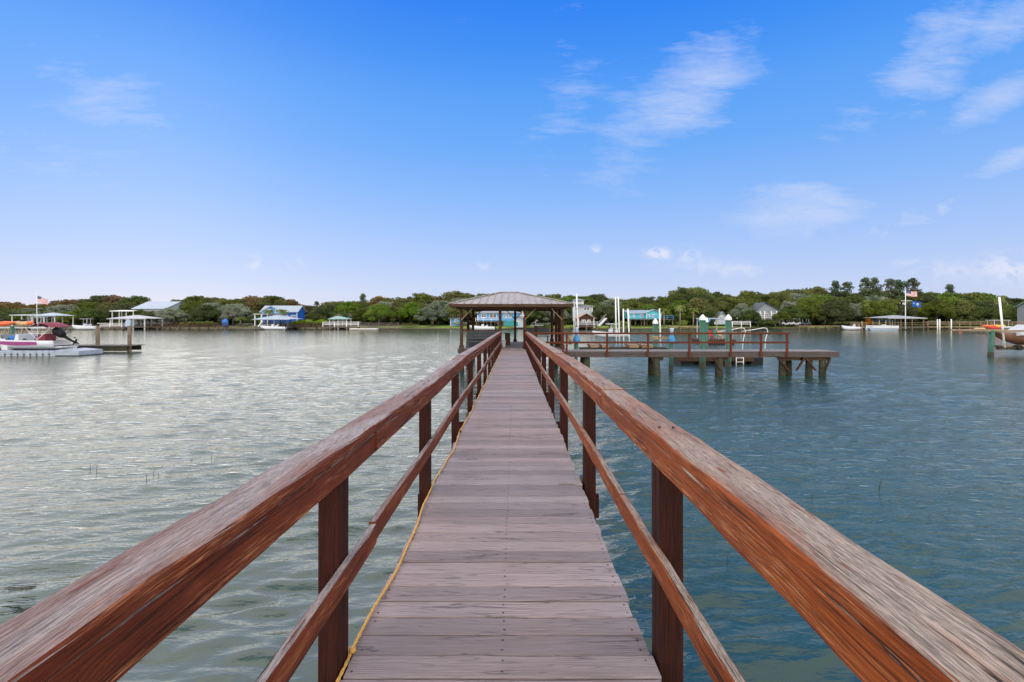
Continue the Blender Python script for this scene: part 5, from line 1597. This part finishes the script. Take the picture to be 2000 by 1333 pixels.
mb = MB(); mb.tube([(x, Yr, -.2), (x + .01, Yr, .05), (x + .03, Yr, .16), (x + .07, Yr, .26)], [.007, .006, .005, .002], 5); mb.tube([(x + .03, Yr, .15), (x - .02, Yr, .21), (x - .06, Yr + .02, .20)], [.003, .003, .001], 5)
one(mb, 'twig', M['reed'], 'dark forked twig sticking out of the water at right', 'twig', smooth=True)
r = random.Random(9)
for k in range(4):
    mb = MB(); Yr = YW([1112, 1180, 1195, 1150][k]); x = WX([70, 18, 45, 40][k], Yr)
    a = r.uniform(.15, .5); L_ = r.uniform(.25, .5)
    for q in range(1 + 2 * k):
        b = r.uniform(-.1, .1)
        mb.tube([(x - L_ / 2 + r.uniform(-.1, .1), Yr + b, .012), (x + L_ / 2, Yr + b + math.tan(a) * L_ * .5, .02)], .0028, 5)
    one(mb, 'floating_straw', M['reed'], ['long single dark straw floating left of the left handrail', 'bunch of dark straws at the left edge of the photo, lowest in the corner', 'loose mat of dead straws against the left handrail near the corner', 'thick bunch of dark straws floating above the corner mat'][k], 'straw', 'straws floating on the water', True)

# ------------------------------------------------------------------ trees
def set_tone(o, tones):
    a = o.data.attributes.new('tone', 'FLOAT', 'FACE'); a.data.foreach_set('value', tones)
def leaf_cloud(mb, tones, lobes, per, size, r):
    for (c, rad, tn) in lobes:
        n = int(per * (rad[0] * rad[1] + rad[0] * rad[2]) / 5.5)
        for k in range(n):
            # random point in a thick shell, thinned at the bottom
            while True:
                d = Vector((r.gauss(0, 1), r.gauss(0, 1), r.gauss(0, 1))).normalized()
                if d.z > -.55 or r.random() < .4: break
            q = r.uniform(.55, 1.0) ** .6 * r.uniform(.85, 1.12)
            p = Vector((c[0] + d.x * rad[0] * q, c[1] + d.y * rad[1] * q, c[2] + d.z * rad[2] * q))
            nr = (d + Vector((r.gauss(0, .55), r.gauss(0, .55), r.gauss(0, .55) + .25))).normalized()
            t1 = nr.cross(Vector((r.random(), r.random(), r.random()))).normalized(); t2 = nr.cross(t1)
            s_ = size * r.uniform(.6, 1.35)
            a, b = t1 * s_, t2 * s_ * r.uniform(.5, .9)
            mb.add([p - a * .9, p - b + a * .1, p + a, p + b - a * .15], [[0, 1, 2, 3]], [[(0, 0)] * 4])
            tones.append(min(1, max(0, tn + r.gauss(0, .16))))
def tree_proto(kind, seed):
    r = random.Random(seed)
    H = {'oak': 9, 'pine': 14, 'bush': 2.2, 'mound': 2.2}[kind]
    mat = None
    lobes = []
    t = thing('tree', 'x', 'tree')
    if kind == 'oak':
        nl = 24
        for k in range(nl):
            a = r.uniform(0, 6.283); rr = r.uniform(0, 1) ** .6 * 4.0
            zz = 3.3 + (1 - (rr / 4.7) ** 2) * r.uniform(.5, 1.0) * 4.6
            s_ = r.uniform(1.1, 2.0)
            lobes.append(((math.cos(a) * rr, math.sin(a) * rr * .9, zz), (s_ * 1.15, s_ * 1.1, s_ * .72), r.uniform(.15, .85)))
        for k in range(7):
            a = k * .9 + r.uniform(-.2, .2)
            lobes.append(((math.cos(a) * 4.2, math.sin(a) * 3.8, r.uniform(2.2, 4.2)), (1.3, 1.2, .9), r.uniform(.1, .7)))
        for k in range(22):
            a = r.uniform(0, 6.283); rr = r.uniform(.3, 1.05) * 4.6; s_ = r.uniform(.35, .75)
            zz = 3.0 + (1 - (rr / 5.2) ** 2) * 5.3 + r.uniform(-.3, .5)
            lobes.append(((math.cos(a) * rr, math.sin(a) * rr * .9, zz), (s_ * 1.2, s_ * 1.1, s_ * .7), r.uniform(.3, 1.0)))
        size, per = .20, 400
    elif kind == 'pine':
        for k in range(26):
            zz = 6.6 + 6.9 * (k / 25) + r.uniform(-.4, .4)
            a = r.uniform(0, 6.283); rr = r.uniform(.1, 1) * (2.9 - 2.1 * (k / 25) ** 1.5)
            s_ = r.uniform(.55, 1.15)
            lobes.append(((math.cos(a) * rr, math.sin(a) * rr, zz), (s_ * 1.15, s_ * 1.1, s_ * .75), r.uniform(.2, .9)))
        size, per = .17, 460
    else:
        for k in range(9):
            a = r.uniform(0, 6.283); rr = r.uniform(0, 1.5)
            s_ = r.uniform(.7, 1.0)
            lobes.append(((math.cos(a) * rr, math.sin(a) * rr, r.uniform(.5, 1.4)), (s_, s_, s_ * .8), r.uniform(.2, .8)))
        size, per = .20, 420
    mb = MB(); tones = []
    leaf_cloud(mb, tones, lobes, per, size, r)
    cr = mb.build('crown', M['leaf_oak'], t)
    set_tone(cr, tones)
    mb = MB()
    if kind == 'oak':
        for q in range(r.choice([1, 2, 3])):
            ox = r.uniform(-.6, .6) * q
            pts = [Vector((ox, 0, -.3)), Vector((ox + r.uniform(-.3, .3), 0, 1.5)), Vector((ox * 1.8 + r.uniform(-.7, .7), r.uniform(-.5, .5), 3.4)), Vector((ox * 2.5 + r.uniform(-1, 1), 0, 5.6))]
            mb.tube(pts, [.34, .25, .19, .07], 8)
            for k in range(5):
                b = pts[1].lerp(pts[3], .15 + .17 * k); l_ = lobes[r.randrange(len(lobes))][0]
                mid = b.lerp(Vector(l_), .5) + Vector((0, 0, -.2))
                mb.tube([b, mid, Vector(l_)], [.13, .08, .03], 6)
    elif kind == 'pine':
        pts = [Vector((0, 0, -.3)), Vector((.1, 0, 4)), Vector((-.1, 0, 9)), Vector((.05, 0, 13.4))]
        mb.tube(pts, [.24, .19, .13, .04], 8)
        for l_ in lobes:
            b = Vector((0, 0, l_[0][2] - .5)); mb.tube([b, Vector(l_[0])], [.06, .025], 5)
    else:
        for k in range(4): mb.tube([(0, 0, -.2), (r.uniform(-.8, .8), r.uniform(-.8, .8), 1.1)], [.06, .02], 5)
    mb.build('trunk', M['bark'] if kind != 'pine' else M['bark_pale'], t, True)
    return t
def palm_proto(seed, H=6.5):
    r = random.Random(seed)
    t = thing('palm_tree', 'x', 'palm tree')
    mb = MB(); tones = []
    for k in range(34):
        a = r.uniform(0, 6.283); el = r.uniform(-.9, 1.2); L_ = r.uniform(1.1, 1.6)
        d = Vector((math.cos(a), math.sin(a), 0))
        pts = []
        for i in range(6):
            s_ = i / 5
            pts.append(Vector((0, 0, H)) + d * (L_ * s_ * math.cos(el * .7)) + Vector((0, 0, L_ * (math.sin(el) * s_ - .75 * s_ * s_))))
        sd = d.cross(Vector((0, 0, 1)))
        for i in range(1, 6):
            wd = .30 * math.sin(math.pi * (i / 5.6)) + .05
            for g_ in (-1, 1):
                mb.add([pts[i - 1], pts[i], pts[i] + sd * g_ * wd + Vector((0, 0, -.22)), pts[i - 1].lerp(pts[i], .5) + sd * g_ * wd + Vector((0, 0, -.20))], [[0, 1, 2, 3]], [[(0, 0)] * 4])
                tones.append(r.random())
    o = mb.build('crown', M['leaf_palm'], t); set_tone(o, tones)
    mb = MB(); mb.tube([(0, 0, -.3), (.08, 0, H * .5), (0, 0, H)], [.20, .15, .17], 8); mb.ball((0, 0, H - .1), (.28, .28, .4), 8, 6, jit=.2)
    mb.build('trunk', M['palm_trunk'], t, True)
    return t
OAKS = [tree_proto('oak', 20 + k) for k in range(7)]
PINES = [tree_proto('pine', 50 + k) for k in range(3)]
BUSH = [tree_proto('bush', 70 + k) for k in range(3)]
PALM = [palm_proto(90), palm_proto(91)]
used = set()
def place(proto_list, i, x, y, z, sx, sy, sz, rz, mat, name, lab, cat, group):
    """first use moves the prototype itself; crown mesh is copied once per leaf colour"""
    p = proto_list[i]
    r = dup(p, (x, y, z), rz, (sx, sy, sz), lab, group)
    r.name = name; r['category'] = cat
    for c in r.children:
        if c.name.startswith('crown'):
            key = (p.name, mat)
            if key not in cache:
                me = c.data.copy(); me.materials.clear(); me.materials.append(M[mat]); cache[key] = me
            c.data = cache[key]
    return r
cache = {}
SKY = [(-120, 583), (0, 585), (60, 591), (100, 589), (160, 580), (200, 576), (270, 578), (300, 588), (340, 585), (365, 573), (400, 577), (460, 579), (500, 576), (525, 573), (560, 585), (612, 598), (640, 588), (680, 583), (720, 581), (780, 572),
       (830, 574), (860, 571), (915, 567), (940, 570), (990, 571), (1040, 573), (1085, 570), (1120, 577), (1160, 571), (1200, 575), (1260, 578), (1300, 571), (1320, 561), (1360, 562), (1400, 564), (1440, 570), (1480, 567), (1530, 562), (1590, 558), (1630, 565),
       (1700, 562), (1760, 565), (1800, 569), (1840, 565), (1880, 566), (1930, 572), (1990, 579), (2130, 577)]
LAND = [(72, 'the far left flagpole'), (247, 'the white roofed gazebo'), (345, 'the pale roofed house'), (550, 'the bright blue house'), (660, 'the green roofed shelter'), (780, 'the thin grey dock end'), (1000, 'the pavilion roof'), (1145, 'the pink roofed boathouse'),
        (1207, 'the tallest white poles'), (1260, 'the turquoise house'), (1410, 'the A framed house'), (1497, 'the grey columned house'), (1697, 'the folded orange umbrella'), (1769, 'the right flagpole'), (1858, 'the lone white post'), (1958, 'the leaning white pole')]
ORD = ['closest', 'second', 'third', 'fourth', 'fifth', 'sixth', 'seventh', 'eighth', 'ninth', 'tenth', 'eleventh', 'twelfth', 'thirteenth', 'fourteenth', 'fifteenth', 'sixteenth', 'seventeenth']
rows = []
def plan():
    r = random.Random(12)
    # back row reaches the skyline, two fuller rows in front
    for rowname, Y0, dpx, drop, wf, fill in (('back row', 158, 31, 0, 1.3, 0), ('middle row', 149, 36, 9, 1.2, 0), ('front row', 142, 44, 20, 1.0, 1)):
        px = -95 + r.uniform(0, 20)
        items = []
        while px < 2110:
            Yt = Y0 + r.uniform(-2.5, 2.5)
            top = interp(px, SKY) + drop + r.uniform(-2, 5) + (0 if not drop else r.uniform(-3, 4))
            ok = True
            if fill:
                # keep the houses in view from the water
                for a, b in ((198, 350), (490, 605), (925, 1030), (1112, 1165), (1222, 1300), (1385, 1428), (1462, 1530), (1980, 2060)):
                    if a - 14 < px < b + 14: ok = False
            if rowname == 'middle row':
                for a, b in ((262, 348), (505, 592), (1118, 1162)):
                    if a - 12 < px < b + 10: ok = False
            if ok: items.append([px, Yt, top, wf, rowname])
            px += dpx * r.uniform(.8, 1.2)
        rows.append(items)
plan()
DESC = {'leaf_oak': 'mid green oak', 'leaf_dark': 'dark green oak', 'leaf_lime': 'bright yellow-green oak', 'leaf_sunwarm': 'sunlight-tinted brown oak', 'leaf_grey': 'grey-green mossy oak'}
def relation(px, rowname, counts):
    lm = min(LAND, key=lambda q: abs(q[0] - px)); side = 'left' if px < lm[0] else 'right'
    return lm, side
rr_ = random.Random(31)
for items in rows:
    groups = {}
    for it in items:
        lm, side = relation(it[0], it[4], None)
        groups.setdefault((lm, side), []).append(it)
    for (lm, side), lst in groups.items():
        lst.sort(key=lambda q: abs(q[0] - lm[0]))
        for n_, it in enumerate(lst):
            px, Yt, top, wf, rowname = it
            x = WX(px, Yt); zt = WZ(top, Yt); zg = 1.0
            h = max(3.5, zt - zg)
            if px < 620:
                mat = rr_.choice(['leaf_sunwarm', 'leaf_sunwarm', 'leaf_oak', 'leaf_dark'] if rowname == 'back row' else ['leaf_dark', 'leaf_oak', 'leaf_dark', 'leaf_grey'])
            elif px < 1000:
                mat = rr_.choice(['leaf_sunwarm', 'leaf_oak', 'leaf_oak'] if rowname == 'back row' else ['leaf_oak', 'leaf_lime', 'leaf_dark', 'leaf_grey', 'leaf_oak'])
            else:
                mat = rr_.choice(['leaf_oak', 'leaf_lime', 'leaf_dark', 'leaf_oak'] if rowname == 'back row' else ['leaf_oak', 'leaf_lime', 'leaf_oak', 'leaf_dark', 'leaf_grey', 'leaf_dark'])
                if px > 1800: mat = rr_.choice(['leaf_lime', 'leaf_oak', 'leaf_lime', 'leaf_dark'])
            sz = h / 8.9
            sx = (.55 + .45 * sz) * rr_.uniform(.9, 1.15) * wf * .92
            lab = '%s of the %s, %s one %s of %s' % (DESC[mat], rowname, ORD[n_], side, lm[1])
            place(OAKS, rr_.randrange(len(OAKS)), x, Yt, zg, sx, sx, sz, rr_.uniform(0, 6.28), mat, 'oak_tree', lab, 'tree', 'oaks of the far shore, ' + rowname)
# the big mossy oak on the lawn left of the pavilion and other single trees near the water
for px, Yt, top, mat, w_, lab in ((843, 137, 592, 'leaf_grey', .92, 'large spreading grey-green oak standing alone on the bank left of the pavilion'),
                                  (455, 138, 597, 'leaf_grey', .6, 'pale mossy oak at the water edge left of the bright blue house'),
                                  (402, 139, 594, 'leaf_dark', .8, 'dark low oak left of the blue tarp shape'),
                                  (740, 139, 592, 'leaf_lime', .85, 'yellow-green low oak behind the thin grey dock'),
                                  (1380, 139, 606, 'leaf_dark', .5, 'dark small oak left of the steep A framed house'),
                                  (1448, 140, 592, 'leaf_grey', .7, 'grey mossy oak left of the grey columned house'),
                                  (1548, 139, 596, 'leaf_dark', .8, 'dark oak standing over the parked carts'),
                                  (1526, 136, 606, 'leaf_oak', .5, 'green small tree hiding the right edge of the grey columned house'),
                                  (1466, 136.8, 603, 'leaf_dark', .5, 'small dark tree against the grey columned house wall'),
                                  (1610, 139, 592, 'leaf_dark', .9, 'dark spreading oak behind the thin pale bulkhead'),
                                  (270, 138.5, 603, 'leaf_oak', .6, 'small oak at the left corner of the pale roofed house'),
                                  (316, 138, 605, 'leaf_grey', .62, 'small mossy tree before the middle of the pale roofed house'),
                                  (292, 137, 606, 'leaf_dark', .62, 'dark small tree in front of the pale roofed house'),
                                  (336, 138, 600, 'leaf_grey', .8, 'grey-green small tree at the right end of the pale roofed house'),
                                  (1085, 139, 596, 'leaf_grey', .75, 'grey-green oak seen beside the right posts of the pavilion'),
                                  (1045, 140, 596, 'leaf_dark', .8, 'dark oak seen through the right bay of the pavilion')):
    x = WX(px, Yt); h = WZ(top, Yt) - .9; sz = h / 8.9
    place(OAKS, rr_.randrange(7), x, Yt, .9, w_, w_ * .9, sz, rr_.uniform(0, 6), mat, 'oak_tree', lab, 'tree', None)
for px, top, mat, lab in ((1630, 549, 'leaf_pine', 'tall pine at the left end of the pine group'), (1655, 553, 'leaf_dark', 'dark pine second from the left in the pine group'), (1690, 545, 'leaf_pine', 'tall full pine in the middle of the pine group'),
                          (1708, 543, 'leaf_pine', 'tallest pine, just right of the middle of the pine group'), (1738, 547, 'leaf_pine', 'pale pine left of the flags in the pine group'), (1757, 545, 'leaf_pine', 'thin pine directly behind the black flag'),
                          (1782, 546, 'leaf_dark', 'bare branched dark pine rising behind the striped right flag'), (1853, 556, 'leaf_pine', 'lone pine rising above the bright green trees at right'), (1330, 559, 'leaf_dark', 'dark pine top above the trees right of the turquoise house'),
                          (708, 574, 'leaf_dark', 'slender dark pine tip rising above the trees left of the pavilion'), (618, 590, 'leaf_dark', 'small dark pine right of the bright blue house')):
    Yt = 153 if px > 1000 else 150
    x = WX(px, Yt); h = WZ(top, Yt) - 1; sz = h / 13.9
    place(PINES, rr_.randrange(3), x, Yt, 1.0, sz * 1.0, sz * 1.0, sz, rr_.uniform(0, 6), mat, 'pine_tree', lab, 'tree', None)
for px, top, Yt, lab in ((470, 620, 133, 'short palm on the bank left of the blue house boat shelter'), (527, 605, 131, 'palm in front of the blue house gable'), (553, 604.5, 131, 'palm at the right corner of the blue house gable'),
                         (1297, 603, 133, 'yellowish palm right of the turquoise house'), (1328, 597, 135, 'tallest palm standing above the round bright bush'), (1354, 601.5, 134, 'yellow topped palm right of the round bright bush'),
                         (1692, 586, 140, 'tall palm behind the folded orange umbrella'), (1955, 577, 140, 'palm top behind the leaning white pole'), (1748, 590, 141, 'pale green palm left of the right flagpole')):
    x = WX(px, Yt); zt = WZ(top, Yt); sz = (zt - .9) / 6.9
    s_ = 1.0 if sz < .4 else 1.05
    place(PALM, rr_.randrange(2), x, Yt, .9, s_, s_, sz if sz > .35 else sz, rr_.uniform(0, 6), 'leaf_palm', 'palm_tree', lab, 'palm tree', 'palms along the far shore')
for px, w_, top, mat, lab in ((588, 1.4, 625, 'leaf_bush', 'bright green bush beside the right corner of the blue house'), (608, 1.7, 623, 'leaf_bush', 'widest bright green bush right of the blue house'), (630, 1.3, 624, 'leaf_bush', 'bright green bush next to the green roofed shelter'),
                              (1332, 1.1, 624.5, 'leaf_bush', 'round bright lime bush below the tallest palm'), (1214, 1.2, 627, 'leaf_bush', 'bright bush between the tall and the short white poles'), (1375, .9, 628, 'leaf_lime', 'small green bush left of the blue awning'),
                              (372, 1.5, 628, 'leaf_oak', 'dark bush behind the brown boardwalk, left one'), (405, 1.6, 627, 'leaf_lime', 'lighter bush behind the brown boardwalk near the blue tarp'), (482, 1.3, 631, 'leaf_grey', 'grey bush right of the short palm'),
                              (650, 1.4, 629, 'leaf_dark', 'dark bush under the green roofed shelter'), (800, 1.4, 632, 'leaf_oak', 'low bush right of the thin grey dock end'), (900, 1.3, 628, 'leaf_grey', 'grey bush before the low bluish cottage'),
                              (1066, 1.5, 630, 'leaf_grey', 'pale bush seen through the right bay of the pavilion'), (1500, 1.8, 624, 'leaf_dark', 'dark bush in front of the grey columned house'), (1645, 1.8, 627, 'leaf_dark', 'dark bush above the small white skiff'),
                              (1663, 1.6, 626, 'leaf_dark', 'dark bush left of the folded orange umbrella'), (1720, 1.6, 627, 'leaf_dark', 'dark bush behind the pontoon boat canopy'), (1830, 1.9, 625, 'leaf_dark', 'dark bush behind the pair of white mooring posts'),
                              (1880, 2.0, 624, 'leaf_dark', 'dark bush behind the orange buoy'), (1910, 1.8, 625, 'leaf_dark', 'dark bush left of the stacked kayaks')):
    Yt = 135.5; x = WX(px, Yt); h = WZ(top, Yt) - .85
    place(BUSH, rr_.randrange(3), x, Yt, .85, w_, w_ * .8, h / 2.1, rr_.uniform(0, 6), mat, 'bush', lab, 'bush', None)
for p in OAKS + PINES + BUSH + PALM:
    for c in list(p.children): bpy.data.objects.remove(c)
    bpy.data.objects.remove(p)

# dense undergrowth below the crowns along the whole bank
def undergrowth():
    r = random.Random(77); mb = MB(); tones = []
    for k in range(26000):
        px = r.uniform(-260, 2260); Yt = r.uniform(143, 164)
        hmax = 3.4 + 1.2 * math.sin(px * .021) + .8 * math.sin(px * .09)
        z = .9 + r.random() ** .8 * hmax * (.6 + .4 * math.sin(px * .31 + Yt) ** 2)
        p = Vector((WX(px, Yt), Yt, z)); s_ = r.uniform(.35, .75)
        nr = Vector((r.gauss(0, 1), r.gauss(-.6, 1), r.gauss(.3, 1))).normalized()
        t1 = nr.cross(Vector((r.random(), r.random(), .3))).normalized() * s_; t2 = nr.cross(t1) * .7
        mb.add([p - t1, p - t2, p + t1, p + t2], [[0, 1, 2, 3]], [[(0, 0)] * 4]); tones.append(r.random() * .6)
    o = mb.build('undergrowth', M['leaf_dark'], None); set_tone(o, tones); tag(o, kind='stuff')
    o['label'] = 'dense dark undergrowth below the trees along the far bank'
undergrowth()
# marsh grass along the water's edge
def marsh():
    r = random.Random(78); mb = MB(); tones = []
    shore = [(-400, 128), (-135, 130), (-60, 131), (-20, 132), (20, 132), (60, 134), (110, 137), (190, 139), (400, 139)]
    for k in range(14000):
        x = r.uniform(-150, 150)
        dens = .5 + .5 * math.sin(x * .11) * math.sin(x * .047 + 1)
        if r.random() > dens + .15: continue
        y = interp(x, shore) + r.uniform(.6, 3.2) + math.sin(x * .13) + .6 * math.sin(x * .41 + 1)
        h = r.uniform(.25, .6); w_ = r.uniform(.05, .12); a = r.uniform(0, 3.14)
        dx_, dy_ = math.cos(a) * w_, math.sin(a) * w_
        mb.add([(x - dx_, y - dy_, .05), (x + dx_, y + dy_, .05), (x + r.uniform(-.1, .1), y, .1 + h)], [[0, 1, 2]], [[(0, 0)] * 3]); tones.append(r.random())
    o = mb.build('marsh_grass', M['leaf_palm'], None); set_tone(o, tones); tag(o, kind='stuff')
    o['label'] = 'low marsh grass fringe at the far water edge'
marsh()
bpy.context.view_layer.update()
